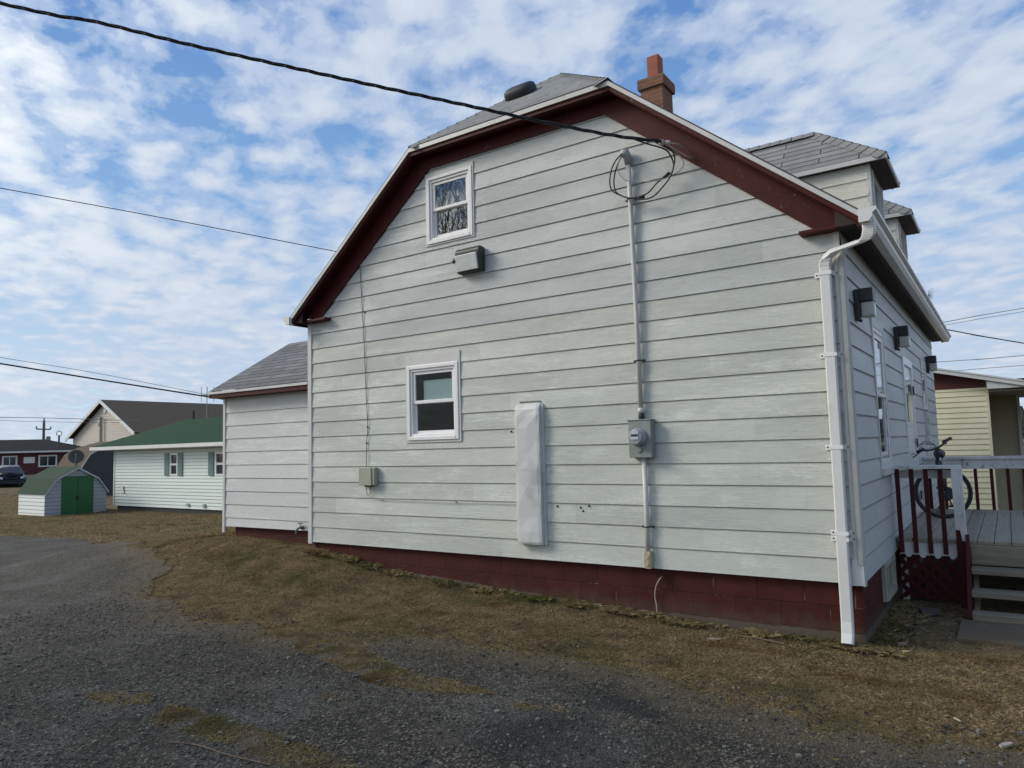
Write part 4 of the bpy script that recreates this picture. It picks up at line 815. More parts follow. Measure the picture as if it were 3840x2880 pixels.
q = MB(); q.lathe(sc_+Vector((0, 0, .0)), (0, 0, 1), [(.014, -.1), (.014, .07)], 8); q.build('seat_post', 'chrome', BK)
q = MB(); q.tube([sc_+Vector((0, 0, .09))-fd*.14, sc_+Vector((0, 0, .095)), sc_+Vector((0, 0, .10))+fd*.12], .05, 10, rs=[.022, .045, .075]); q.build('saddle', 'rubber', BK, smooth=True)
q = MB(); q.lathe(bb-ax_*.04, ax_, [(.1, 0), (.1, .006), (.02, .008), (.02, .08)], 20); q.tube([bb, bb+Vector((.06, 0, -.16))], .011, 6); q.tube([bb, bb+Vector((-.06, .04, .16))], .011, 6); q.box(WORLD, bb.x+.02, bb.x+.11, bb.z-.18, bb.z-.15, bb.y-.03, bb.y+.04); q.build('crank', 'black', BK)
# ================================================================== NEIGHBOURS
MT['yellow'] = mat('yellow_siding', (.84, .78, .53), .5, .05, 3)
MT['tan'] = mat('tan_siding', (.44, .39, .27), .5, .05, 3)
MT['cream_trim'] = mat('cream_trim', (.68, .68, .64), .5, .05, 3)
Y_ = empty('yellow_house', (-2.2, 13, -.9), 'pale yellow clapboard house with white roof edge and oxblood gable panel beyond the deck', 'house')
FY = FR((0, 17, 0), (1, 0, 0), (0, -1, 0))
lap(FY, [(-7, -1.5), (.70, -1.5), (.70, 2.49), (-7, 2.49)], course=.148, z0=.05, th=.022).build('wall', 'yellow', Y_)
b = MB(); b.box(FY, .65, .72, -1.5, 2.45, -.01, .03); b.build('corner_trim', 'yellow', Y_)
b = MB(); b.box(WORLD, .66, .70, -1.5, 2.5, 17.05, 24); b.build('side_wall', 'tan', Y_)
b = MB(); b.prism(FY, [(-7, 2.49), (.66, 2.49), (.66, 2.72), (-.5, 2.99), (-4, 3.85), (-7, 3.85)], -.02, .02); b.build('gable_panel', mat('oxblood_panel', (.10, .024, .018), .6, .08, 3), Y_)
def yz(x): return 3.06-.247*(x+.5)
b = MB(); b.prism(FY, [(-4, yz(-4)), (4.5, yz(4.5)), (4.5, yz(4.5)-.10), (-4, yz(-4)-.10)], .30, .36); b.prism(FY, [(-4, yz(-4)+.05), (4.5, yz(4.5)+.05), (4.5, yz(4.5)+.005), (-4, yz(-4)+.005)], .30, .38); b.build('roof_fascia', 'cream_trim', Y_)
b = MB(); P = [(-4, 16.65, yz(-4)+.03), (4.5, 16.65, yz(4.5)+.03), (4.5, 26, yz(4.5)+.03), (-4, 26, yz(-4)+.03)]; b.roofpoly(P, (0, 1, 0)); P2 = [(-4, 16.65, yz(-4)+.03), (-12, 16.65, yz(4.5)), (-12, 26, yz(4.5)), (-4, 26, yz(-4)+.03)]; b.roofpoly(P2, (0, 1, 0)); b.build('roof', shingle_mat('white_shingles', ((.5, .5, .49), (.58, .58, .57)), 1, .2, (.35, .35, .35)), Y_, recalc=False)
b = MB(); b.box(FY, .70, 4.4, 2.43, 2.66, .0, .3); b.prism(FY, [(.68, 2.66), (4.4, 2.66), (4.4, yz(4.4)-.1), (.68, yz(.68)-.1)], .2, .3); b.build('carport_beam', 'cream_trim', Y_)
b = MB(); b.box(WORLD, .70, 4.4, 2.36, 2.40, 17, 22); b.build('carport_ceiling', mat('ceiling_paint', (.42, .40, .36), .7, .05, 3), Y_)
lap(FR((0, 20, 0), (1, 0, 0), (0, -1, 0)), [(.70, -1.5), (1.42, -1.5), (1.42, 2.38), (.70, 2.38)], course=.165, z0=.05, th=.02).build('recessed_wall', 'tan', Y_)
b = MB(); b.box(WORLD, 1.36, 1.44, -1.5, 2.38, 19.9, 20.05); b.build('post', 'cream_trim', Y_)
b = MB(); b.box(WORLD, .7, 6, -1.5, -1.36, 17, 24); b.build('carport_slab', 'concrete', Y_)
for o in [o for o in COL.objects if o.parent == Y_]:
    o.data.transform(Matrix.Translation((.2165, -1.3379, .2441)) @ Matrix.Scale(.8, 4))  # yellow house shrunk about the camera position, folded into a constant translation
# left: white house with green roof
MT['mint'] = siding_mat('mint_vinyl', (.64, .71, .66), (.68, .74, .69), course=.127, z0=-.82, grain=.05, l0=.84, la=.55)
MT['shutter'] = mat('shutter_paint', (.13, .21, .20), .5, .08, 5)
def felt(name, c0, c1, row=.15):
    mt, t, b = newmat(name); o = N(t, 'ShaderNodeTexCoord').outputs['UV']; n = noise(t, mapping(t, o, (3, 9, 1)), 1.5, 6, .7); n2 = noise(t, o, 40, 3)
    setc(t, b, ramp(t, M_(t, 'ADD', M_(t, 'MULTIPLY', n, .65), M_(t, 'MULTIPLY', n2, .35)), [(.3, c0), (.7, c1)])); b.inputs['Roughness'].default_value = .95; b.inputs['Specular IOR Level'].default_value = .2; return mt
MT['greenroof'] = felt('green_shingles', (.013, .040, .019), (.026, .070, .033))
V_ = empty('green_roofed_house', (-24, 12, -1), 'white vinyl bungalow with dark green roof and teal shutters beyond the porch', 'house')
FV = FR((0, 9.3, 0), (1, 0, 0), (0, -1, 0))
lap(FV, [(-30.4, -.82), (-14, -.82), (-14, 1.6), (-30.4, 1.6)], [(-26.12, -25.72, .50, 1.24), (-23.12, -22.6, .5, 1.24)], course=.127, z0=-.82, th=.022).build('wall', 'mint', V_)
lap(FR((-30.4, 0, 0), (0, 1, 0), (-1, 0, 0)), [(9.3, -.82), (15, -.82), (15, 1.6), (9.3, 1.6)], course=.127, z0=-.82).build('end_wall', 'mint', V_)
b = MB(); b.box(FV, -30.47, -30.38, -.84, 1.6, -.02, .03); b.build('corner_trim', 'cream_trim', V_)
b = MB(); b.box(FV, -30.2, -14, -1.6, -.80, -.06, -.03); b.build('foundation', mat('dark_block', (.03, .03, .032), .8, .2, 3), V_)
r = MB(); ex0, ey0, ez0 = -31.4, 8.75, 1.66; rg = 12.0; rzz = 2.83
r.roofpoly([(ex0, ey0, ez0), (-13, ey0, ez0), (-13, rg, rzz), (-29.6, rg, rzz)], (1, 0, 0)); r.roofpoly([(ex0, ey0, ez0), (ex0, 15.3, ez0), (-29.6, rg, rzz)], (0, 1, 0)); r.roofpoly([(ex0, 15.3, ez0), (-13, 15.3, ez0), (-13, rg, rzz), (-29.6, rg, rzz)], (1, 0, 0))
r.build('roof', 'greenroof', V_, recalc=False)
b = MB(); b.box(WORLD, ex0, -13, 1.52, 1.655, ey0-.03, ey0); b.box(WORLD, ex0-.03, ex0, 1.52, 1.655, ey0-.03, 15.3); b.box(WORLD, ex0, -13, 1.5, 1.52, ey0, 9.3); b.build('fascia', 'cream_trim', V_)
def far_window(F, u0, u1, z0, z1, parent, rails=1, mull=False, d=.03, fw_=.07, pd=-.03):
    q = MB(); q.box(F, u0-fw_, u0, z0-fw_, z1+fw_, -.02, d); q.box(F, u1, u1+fw_, z0-fw_, z1+fw_, -.02, d); q.box(F, u0, u1, z1, z1+fw_, -.02, d); q.box(F, u0, u1, z0-fw_, z0, -.02, d)
    if rails: zm = (z0+z1)/2; q.box(F, u0, u1, zm-.04, zm+.04, -.02, d-.005)
    if mull: um = (u0+u1)/2; q.box(F, um-.03, um+.03, z0, z1, -.02, d-.005)
    w_ = q.build('window', 'white', parent)
    q = MB(); q.box(F, u0, u1, z0, z1, pd, pd+.01); q.build('pane', mat('far_glass', (.035, .045, .05), .08, .3, 2), w_); return w_
far_window(FV, -26.12, -25.72, .50, 1.24, V_); far_window(FV, -23.12, -22.6, .5, 1.24, V_)
for u in (-26.55, -25.62, -23.6, -22.42):
    q = MB(); q.box(FV, u, u+.33, .43, 1.31, .02, .045); z = .48
    while z < 1.25: q.box(FV, u+.04, u+.29, z, z+.025, .045, .052); z += .05
    q.build('shutter', 'shutter', V_)
b = MB(); b.box(FV, -29.75, -29.6, -.25, .0, .022, .06); b.tube([FV(-29.6, -.2, .05), FV(-29.5, -.3, .08)], .02, 6); b.build('outdoor_socket', 'cream_trim', V_)
b = MB(); b.box(FV, -25.0, -24.8, -.72, -.62, .02, .06); b.build('dryer_vent', mat('vent_grey', (.3, .32, .3), .6, .1, 6), V_); b = MB(); b.box(FV, -23.9, -23.75, -.75, -.62, .02, .06); b.build('dryer_vent', mat('vent_grey', (.3, .32, .3), .6, .1, 6), V_)
b = MB(); b.lathe((-29.0, 12.0, 2.75), (0, 0, 1), [(.06, 0), (.06, .45)], 8); b.build('vent_pipe', 'black', V_)
# garden shed
SH = empty('garden_shed', (-31, 7.6, -1), 'small white gambrel shed with bright green double doors in front of the bungalow', 'shed')
FS = FR((-30, 0, 0), (0, 1, 0), (1, 0, 0)); MT['shedwhite'] = siding_mat('shed_white', (.68, .70, .67), (.72, .74, .71), course=.15, z0=-1.06, grain=.05, l0=.84, la=.6); MT['shedshade'] = siding_mat('shed_white_shaded', (.34, .37, .40), (.38, .41, .44), course=.15, z0=-1.06, grain=.05, axis=1, l0=.84, la=.6)  # grey gable colour is the white siding with its shade put in
sy0, sy1, sb = 6.44, 8.76, -1.06; ey = -.11; pk = (7.6, .82)
gb = [(sy0, sb), (sy1, sb), (sy1, ey), (8.38, .40), pk, (6.82, .42), (sy0, ey)]
lap(FS, gb, course=.15, z0=sb, th=.02).build('wall', 'shedshade', SH)
lap(FR((0, sy0, 0), (1, 0, 0), (0, -1, 0)), [(-32.3, sb), (-30.0, sb), (-30.0, ey), (-32.3, ey)], course=.15, z0=sb, th=.02).build('side_wall', 'shedwhite', SH)
b = MB(); b.box(WORLD, -32.3, -30.0, sb, ey, sy1-.02, sy1); b.prism(FS, gb, -2.3, -2.28); b.build('back_wall', 'shedshade', SH)
r = MB(); prf = [(sy0-.06, ey-.06), (6.80, .44), (7.6, .87), (8.40, .42), (sy1+.06, ey-.06)]
for (a, za), (c, zc) in zip(prf, prf[1:]): r.roofpoly([(-32.4, a, za), (-29.9, a, za), (-29.9, c, zc), (-32.4, c, zc)], (1, 0, 0))
r.build('roof', felt('faded_green_felt', (.030, .050, .032), (.055, .085, .056)), SH, recalc=False)
b = MB()
for (a, za), (c, zc) in zip(prf, prf[1:]): b.mesh([FS(a, za-.015, d) for d in (.08, .11)]+[FS(c, zc-.015, d) for d in (.08, .11)]+[FS(c, zc-.085, d) for d in (.08, .11)]+[FS(a, za-.085, d) for d in (.08, .11)], [(0, 2, 4, 6), (1, 7, 5, 3), (0, 1, 3, 2), (6, 4, 5, 7), (0, 6, 7, 1), (2, 3, 5, 4)])
b.build('roof_trim', mat('shed_trim', (.5, .53, .55), .5, .05, 4), SH)
MT['shedgreen'] = mat('shed_green', (.008, .115, .034), .45, .10, 3)
for u0, u1 in ((7.02, 7.60), (7.61, 8.22)):
    b = MB(); b.box(FS, u0, u1, sb+.01, .50, .022, .055); dd = b.build('door', 'shedgreen', SH)
    b = MB(); u = u1-.05 if u0 < 7.3 else u0+.02; b.box(FS, u, u+.03, -.45, -.30, .055, .08); b.build('handle', 'black', dd)
# grey gambrel barn with brown roof
MT['brownroof'] = felt('brown_shingles', (.060, .046, .034), (.17, .13, .095))
BN = empty('grey_barn', (-45, 16, -1), 'dark grey gambrel barn with brown shingle roof between the shed and bungalow', 'barn')
d_ = Vector((0, 1, 0)); n_ = Vector((1, 0, 0)); FB = FR((-42, 13.3, 0), d_, n_)
prf = [(-.75, -.95), (0, .70), (.42, 1.40), (1.12, 1.79), (2.3, 2.12), (3.5, 1.79), (4.2, 1.40), (4.6, .70), (5.3, -.95)]
b = MB(); b.prism(FB, prf, -.02, .0); b.build('wall', mat('slate_siding', (.042, .044, .049), .6, .08, 2), BN)
r = MB()
for (a, za), (c, zc) in zip(prf, prf[1:]): r.roofpoly([FB(a, za+.04, -2.9), FB(a, za+.04, .12), FB(c, zc+.04, .12), FB(c, zc+.04, -2.9)], tuple(n_))
r.build('roof', 'brownroof', BN, recalc=False)
b = MB()
for (a, za), (c, zc) in zip(prf, prf[1:]): b.mesh([FB(a, za+.04, .13), FB(c, zc+.04, .13), FB(c, zc-.05, .13), FB(a, za-.05, .13), FB(a, za+.04, .16), FB(c, zc+.04, .16), FB(c, zc-.05, .16), FB(a, za-.05, .16)], [(0, 1, 2, 3), (4, 7, 6, 5), (0, 4, 5, 1), (3, 2, 6, 7)])
b.build('roof_trim', mat('pale_trim', (.35, .36, .37), .5, .05, 3), BN)
b = MB(); b.tube([FB(3.2, .05, .05), FB(3.2, -.25, .05), FB(3.6, -.4, .05)], .05, 6); b.build('bracket', 'cream_trim', BN)
# satellite dish beside the shed
DS = empty('satellite_dish', (-35.3, 9.97, -1), 'dark mesh satellite dish on a pole behind the shed', 'satellite dish')
b = MB(); dn = Vector((.85, -.45, .3)).normalized(); b.lathe((-35.3, 9.97, 1.28), dn, [(.02, -.03), (.14, -.025), (.25, .0), (.33, .04), (.325, .05), (.24, .01), (.02, -.02)], 26); b.build('dish', mat('dish_mesh', (.06, .058, .055), .7, .15, 9), DS, smooth=True)
b = MB(); b.tube([(-35.35, 10.0, -1.0), (-35.35, 10.0, 1.2)], .05, 8); b.build('pole', 'metergrey', DS)
b = MB(); b.tube([(-35.25, 9.9, .75), Vector((-35.3, 9.97, 1.28))+dn*.3], .014, 6); b.lathe(Vector((-35.3, 9.97, 1.28))+dn*.28, dn, [(.03, 0), (.035, .07)], 10); b.build('feed_arm', 'metergrey', DS)
# big beige house with brown roof
BG = empty('beige_house', (-62, 28, 0), 'large beige gabled house with long brown roof far behind the bungalow', 'house')
a_ = Vector((-72.2, 26.4, 0)); d_ = Vector((1, 0, 0)); n_ = Vector((0, -1, 0)); L = 11.9; FG = FR(a_, d_, n_)
pkx = 6.07; zpk, zev = 6.40, 3.10
lap(FG, [(.35, -.5), (L-.35, -.5), (L-.35, zev-.05), (pkx, zpk-.35), (.35, zev-.1)], course=.2, z0=-.5, th=.03).build('wall', mat('beige_siding', (.50, .45, .38), .6, .04, 2), BG)
r = MB(); r.roofpoly([FG(-.2, zev-.05, .4), FG(pkx, zpk, .4), FG(pkx, zpk, -22), FG(-.2, zev-.05, -22)], tuple(n_)); r.roofpoly([FG(L+.1, zev+.15, .4), FG(pkx, zpk, .4), FG(pkx, zpk, -22), FG(L+.1, zev+.15, -22)], tuple(n_)); r.build('roof', 'brownroof', BG, recalc=False)
b = MB()
for (a, za), (c, zc) in zip([(-.25, zev-.05), (pkx, zpk)], [(pkx, zpk), (L+.15, zev+.15)]): b.mesh([FG(a, za+.02, .4), FG(c, zc+.02, .4), FG(c, zc-.3, .4), FG(a, za-.3, .4), FG(a, za+.02, .47), FG(c, zc+.02, .47), FG(c, zc-.3, .47), FG(a, za-.3, .47)], [(0, 1, 2, 3), (4, 7, 6, 5), (0, 4, 5, 1), (3, 2, 6, 7)])
b.build('rake_trim', 'cream_trim', BG)
b = MB(); b.tube([FG(pkx-.55, 4.9, .08), FG(pkx-.55, 1.2, .08)], .05, 6); b.tube([FG(pkx-.3, 4.9, .08), FG(pkx-.3, 1.2, .08)], .035, 6); b.tube([FG(pkx+.25, 4.7, .08), FG(pkx+.25, 2.3, .08)], .03, 6); b.box(FG, pkx+.15, pkx+.4, 2.2, 2.45, .03, .15); b.tube([FG(pkx-.9, 4.2, .1), FG(pkx-.7, 4.0, .15), FG(pkx-.55, 4.5, .1)], .03, 5); b.build('riser_pipes', 'metergrey', BG)
b = MB(); b.lathe(FG(pkx+.15, 5.45, .03), tuple(n_), [(.28, 0), (.28, .05), (.2, .06)], 14); b.build('gable_vent', 'cream_trim', BG)
# red bungalow
RB = empty('red_bungalow', (-72, 21, 0), 'dark red bungalow with low black roof and two white windows, far left', 'house')
a_ = Vector((-73.6, 17.0, 0)); d_ = (Vector((-70.447, 24.415, 0))-Vector((-71.973, 20.638, 0))).normalized(); n_ = Vector((d_.y, -d_.x, 0)); FRB = FR(a_, d_, n_)
b = MB(); b.box(FRB, -3, 10.5, -.6, 1.85, -6, 0); b.build('wall', mat('red_siding', (.085, .014, .014), .6, .1, 3), RB)
u_ = lambda p: (Vector(p)-a_).dot(d_)
for p, q, mull in (((-71.973, 20.638, 0), (-71.589, 21.644, 0), True), ((-70.99, 23.135, 0), (-70.447, 24.415, 0), True)):
    far_window(FRB, u_(p)+.1, u_(q)-.1, .62, 1.44, RB, rails=0, mull=mull, fw_=.12, pd=.004)
b = MB(); b.box(FRB, u_((-71.411, 22.097, 0)), u_((-71.1, 22.869, 0)), .87, 1.42, .02, .06); b.build('white_panel', 'white', RB)
r = MB(); r.roofpoly([FRB(-3.5, 1.98, .6), FRB(11.2, 1.98, .6), FRB(7.2, 3.05, -3), FRB(-.5, 3.05, -3)], tuple(d_)); r.roofpoly([FRB(11.2, 1.98, .6), FRB(11.2, 1.98, -6.6), FRB(7.2, 3.05, -3)], tuple(n_)); r.roofpoly([FRB(-3.5, 1.98, -6.6), FRB(11.2, 1.98, -6.6), FRB(7.2, 3.05, -3), FRB(-.5, 3.05, -3)], tuple(d_)); r.build('roof', felt('black_shingles', (.014, .015, .016), (.03, .03, .032)), RB, recalc=False)
b = MB(); b.box(FRB, -3.5, 11.2, 1.80, 1.96, .58, .62); b.box(FRB, 11.18, 11.22, 1.8, 1.96, -6.6, .58); b.build('fascia', 'cream_trim', RB)
# parked car on the far road
CR = empty('parked_car', (-57.0, 13.3, -.78), 'dark blue car parked nose-on at the far left before the red bungalow', 'car')
cdir = Matrix.Rotation(math.radians(7), 3, 'Z') @ Vector((.935, -.36, 0)); cs = Vector((-cdir.y, cdir.x, 0)); co = Vector((-56.7, 15.55, -.78))
FC = lambda u, z, d: co+cs*u+Vector((0, 0, 1))*z+cdir*d            # d forward
MT['carpaint'] = mat('car_paint', (.030, .034, .060), .22, .08, 2, spec=.6)
prof = [(0, .32), (-.02, .55), (-.08, .78), (-.25, .92), (-1.05, 1.03), (-1.75, 1.50), (-2.3, 1.62), (-3.4, 1.60), (-4.1, 1.15), (-4.35, .95), (-4.4, .35)]
b = MB(); vs = []; ws = [(-1, 1.0)]
for sgn, sc in ((-1, .80), (-1, 1.0), (1, 1.0), (1, .80)):
    for d, z in prof:
        half = .90-(max(0, z-.95)/.67)*.26; inset = 1.0
        vs.append(FC(sgn*half*sc, z if sc == 1.0 else z-(.02 if z > .5 else -.02), d-(.10 if sc == 1.0 and d > -.3 else 0)))
n = len(prof); fs = []
for k in range(3): fs += [(k*n+i, k*n+(i+1) % n, (k+1)*n+(i+1) % n, (k+1)*n+i) for i in range(n)]
fs += [tuple(range(n)), tuple(range(3*n, 4*n))]
b.mesh(vs, fs); b.build('body', 'carpaint', CR, smooth=True, bevel=.0)
gm = mat('car_glass', (.02, .025, .03), .05, .1, 2)
b = MB(); b.mesh([FC(-.70, 1.06, -1.03), FC(.70, 1.06, -1.03), FC(.58, 1.47, -1.68), FC(-.58, 1.47, -1.68)], [(0, 1, 2, 3)])
b.build('windscreen', gm, CR)
b = MB()
for sg in (-1, 1): b.mesh([FC(sg*.90, 1.05, -1.35), FC(sg*.90, 1.05, -3.5), FC(sg*.70, 1.50, -3.3), FC(sg*.71, 1.48, -1.85)], [(0, 1, 2, 3)])
b.build('side_window', gm, CR)
b = MB(); b.box(FC, -.55, .55, .36, .56, -.06, .012); b.box(FC, -.42, .42, .66, .74, -.08, -.005); b.build('grille', 'black', CR)
for sg in (-1, 1):
    b = MB(); b.mesh([FC(sg*.52, .66, -.01), FC(sg*.86, .72, -.18), FC(sg*.86, .84, -.24), FC(sg*.52, .78, -.06), FC(sg*.52, .66, .01), FC(sg*.87, .72, -.14), FC(sg*.87, .84, -.20), FC(sg*.52, .78, -.02)], [(0, 1, 2, 3), (4, 5, 6, 7), (0, 1, 5, 4), (1, 2, 6, 5), (2, 3, 7, 6), (3, 0, 4, 7)]); b.build('headlight', mat('headlamp', (.6, .62, .65), .15, .1, 20), CR)
    b = MB(); b.box(FC, sg*.98-.09, sg*.98+.09, 1.0, 1.13, -1.45, -1.35); b.build('mirror', 'carpaint', CR, bevel=.02)
    for d in (-.85, -3.5):
        b = MB(); b.lathe(FC(sg*.70, .33, d), tuple(cs*sg), [(.33, 0), (.34, .03), (.34, .17), (.30, .2), (.22, .2), (.2, .17), (.05, .17)], 22); b.build('wheel', 'rubber', CR)
# utility poles, antenna
MT['polewood'] = mat('pole_wood', (.13, .11, .09), .9, .2, 5)
U1 = empty('utility_pole', (-86.5, 30, -.5), 'wooden utility pole with crossarm and transformer left of the beige house', 'utility pole', 'utility poles in the distance')
b = MB(); b.tube([(-86.55, 30.0, -.5), (-86.55, 30.0, 5.4)], .16, 8, rs=[.18, .13]); b.build('pole', 'polewood', U1)
b = MB(); ca = Vector((-86.81, 29.37, 4.5)); cb = Vector((-86.3, 30.58, 4.45)); b.tube([ca, cb], .07, 6); b.build('crossarm', 'polewood', U1)
for p in (ca, cb, Vector((-86.55, 30, 5.4))):
    b = MB(); b.lathe(p+Vector((0, 0, .02)), (0, 0, 1), [(.09, 0), (.09, .16), (.05, .18), (.07, .3)], 8); b.build('insulator', 'metergrey', U1)
b = MB(); b.lathe((-86.35, 30.4, 2.9), (0, 0, 1), [(.2, 0), (.22, .05), (.22, .72), (.12, .8)], 14); b.build('transformer', 'metergrey', U1)
U2 = empty('utility_pole', (-99.7, 37.3, -.5), 'smaller farther utility pole with a round street-lamp head beside the beige house', 'utility pole', 'utility poles in the distance')
b = MB(); b.tube([(-99.73, 37.33, -.5), (-99.73, 37.33, 4.2)], .12, 8); b.build('pole', 'polewood', U2)
b = MB(); b.tube([(-100.0, 36.6, 3.15), (-99.5, 38.0, 3.05)], .06, 6); b.build('crossarm', 'polewood', U2)
b = MB(); b.tube([(-99.73, 37.33, 4.1)]+[(-99.73+.0, 37.33+.32*math.sin(a), 4.1+.32-.32*math.cos(a)) for a in np.linspace(.3, 5.6, 14)], .05, 6); b.build('lamp_arm', 'metergrey', U2)
AN = empty('television_antenna', (-34.2, 16, -1), 'thin mast television antenna rising over the green roof', 'antenna')
b = MB(); b.tube([(-34.24, 16.03, 2.4), (-34.24, 16.03, 4.85)], .022, 6); b.build('mast', 'metergrey', AN)
b = MB(); b.tube([(-34.39, 15.79, 4.40), (-34.07, 16.31, 4.40)], .02, 6)
for p in ((-34.39, 15.79), (-34.07, 16.31)): b.tube([(p[0], p[1], 4.05), (p[0], p[1], 4.85)], .014, 5)
b.lathe((-34.24, 16.03, 4.36), (0, 0, 1), [(.05, 0), (.05, .1)], 8); b.build('elements', 'metergrey', AN)
# overhead lines
def wire(pts, r_, label, group='overhead lines', mt='blackwire', ext=1.5, e2=1.2):
    P = [Vector(p) for p in pts]; P = [P[0]+(P[0]-P[1])*ext]+P+[P[-1]+(P[-1]-P[-2])*e2]
    q = MB(); q.tube(spline(P, 10), r_, 5); tag(q.build('overhead_wire', mt, smooth=True), label, 'wire', group)
wire([(-27.127, 3.518, 10.611), (-24.165, 7.578, 9.985), (-19.815, 11.946, 8.884)], .016, 'single thin wire crossing the sky at mid height to the left roof slope')
wire([(-30.822, 5.061, 4.934), (-28.5, 7.934, 4.264), (-24.646, 10.603, 3.402)], .032, 'thick dark wire dropping to the porch roof above the beige house', e2=.4)
wire([(-30.825, 5.055, 5.172), (-28.705, 7.513, 4.583), (-26.236, 9.975, 3.818)], .011, 'very thin wire just above the thick one over the beige house', mt='greywire', e2=.4)
wire([(-64.562, 17.616, 4.584), (-63.525, 20.251, 4.541), (-62.235, 23.159, 4.423)], .025, 'upper thin grey wire over the red bungalow roof', mt='greywire')
wire([(-66.435, 18.317, 4.42), (-65.368, 21.028, 4.324), (-64.041, 24.017, 4.24)], .018, 'lower faint wire over the red bungalow roof', mt='greywire')
wire([(-1.174, 33.247, 6.572), (.552, 33.307, 6.751), (2.086, 33.298, 6.863)], .018, 'topmost thin wire rising right beyond the far gutter end', e2=14, mt='greywire')
wire([(-1.074, 33.253, 6.432), (.541, 33.307, 6.589), (2.075, 33.298, 6.705)], .012, 'faint wire just under the topmost one beyond the far gutter end', e2=14, mt='greywire')
wire([(-.624, 23.262, 5.023), (.632, 23.307, 4.602), (1.75, 23.303, 4.251)], .020, 'dark wire sloping down to the right above the yellow house', e2=14)
wire([(-2.031, 43.214, 5.572), (.37, 43.306, 5.555), (2.144, 43.299, 5.576)], .022, 'level thin wire behind the farthest wall lamp', e2=14, mt='greywire')
wire([(-.987, 43.268, 4.978), (.591, 43.308, 5.007), (2.104, 43.3, 5.017)], .018, 'lowest thin wire just over the yellow house roof', e2=14, mt='greywire')
# ================================================================== GRASS, STONES, LITTER
def scatter(n, x0, x1, y0, y1, hole_house=True):
    x = rng.uniform(x0, x1, n); y = rng.uniform(y0, y1, n); return x, y
bx, by, bh, bc = [], [], [], []
def add(x, y, h, thin): bx.append(x); by.append(y); bh.append(h); bc.append(thin)
x, y = scatter(800000, -13, 3, -3.3, 3.0)
hs = ~((x > -6.9) & (x < 0.0) & (y > .03)) & ~((x > -9.1) & (x < -6.8) & (y > .24)) & ~((x > .6) & (y > .6) & (y < 1.4)) & ~((x > .0) & (y > 2.1))
ins = inside(DR, x, y); e1 = inside(DR, x, y+.06); e2 = inside(DR, x, y-.06); ed = (e1 != e2)
den = np.array([mnoise.noise(Vector((a*1.6, b*1.6, 2.0))) for a, b in zip(x, y)])
keep = hs & (~ins | (ed & (rng.random(len(x)) < .3)) | (inside(DR, x, y+.2) != inside(DR, x, y-.2)) & (rng.random(len(x)) < .16)) | (ins & (inside(DR, x+.2, y+.45) != inside(DR, x-.2, y-.45)) & (den > rng.uniform(-.2, .5, len(x))) & (rng.random(len(x)) < .12)) & (rng.random(len(x)) < np.clip(.72+den*1.1, .12, 1))
keep &= ~((x > -.1) & (y > .2) & (rng.random(len(x)) < .75))
tall = np.exp(-(np.abs(y-.0)/.10)**2)*(x > -6.9)*(x < 0)
add(x[keep], y[keep], (rng.uniform(.009, .024, keep.sum())*(1+1.0*tall[keep]*rng.random(keep.sum()))), .00095)
x, y = scatter(120000, -31, -8.5, -1, 13); ins = inside(DRV, x, y); keep = ~ins & ~((x > -9.1) & (y > .2)) & ~((x < -29.9) & (y > 6.4) & (y < 8.8)) & (y < 9.25)
add(x[keep], y[keep], rng.uniform(.02, .05, keep.sum()), .004)
x, y = scatter(70000, -58, -31, 0, 26); keep = ~inside(DRV, x, y) & (rng.random(len(x)) < .8) & ~((x < -41) & (y > 12.8)) & ~((x > -33) & (y > 6)); add(x[keep], y[keep], rng.uniform(.03, .08, keep.sum()), .006)
x, y = scatter(26000, -6.85, .25, -.16, .03); j = np.array([mnoise.noise(Vector((a*3.2, b*3.2, 6))) for a, b in zip(x, y)]); keep = (j > rng.uniform(-.1, .6, len(x))) & ~((x > -.02) & (y > 0)); add(x[keep], y[keep], rng.uniform(.03, .085, keep.sum()), .0012)
x, y = scatter(9000, .0, .30, .1, 2.1); keep = rng.random(len(x)) < np.exp(-x/.09); add(x[keep], y[keep], rng.uniform(.02, .06, keep.sum()), .0012)
for pg in TUFT:
    P = np.array(pg); k = int(45000*np.ptp(P[:, 0])*np.ptp(P[:, 1])); x, y = scatter(k, P[:, 0].min()-.1, P[:, 0].max()+.1, P[:, 1].min()-.08, P[:, 1].max()+.08)
    j = np.array([mnoise.noise(Vector((a*5, b*5, 1))) for a, b in zip(x, y)]); keep = inside(pg, x+j*.12, y+j[::-1]*.03) & (j > rng.uniform(-.35, .5, len(x))); add(x[keep], y[keep], rng.uniform(.008, .024, keep.sum()), .0011)
x = np.concatenate(bx); y = np.concatenate(by); h = np.concatenate(bh); wd_ = np.concatenate([np.full(len(a), t) for a, t in zip(bx, bc)])
n = len(x); z = gz(x, y)+np.where((np.abs(x+4) < 7) & inside(DR, x, y), .013, 0); an = rng.uniform(0, 2*np.pi, n); lean = rng.uniform(.3, 2.2, n)*h; la = rng.uniform(0, 2*np.pi, n)
ca, sa = np.cos(an)*wd_, np.sin(an)*wd_
V = np.empty((n, 4, 3)); 
V[:, 0] = np.stack([x-ca, y-sa, z-.004], -1); V[:, 1] = np.stack([x+ca, y+sa, z-.004], -1)
mx, my = x+np.cos(la)*lean*.45, y+np.sin(la)*lean*.45
V[:, 2] = np.stack([mx+ca*.8, my+sa*.8, z+h*.50], -1); V[:, 3] = np.stack([x+np.cos(la)*lean, y+np.sin(la)*lean, z+h*.62], -1)
me = bpy.data.meshes.new('grass'); me.vertices.add(n*4); me.vertices.foreach_set('co', V.ravel())
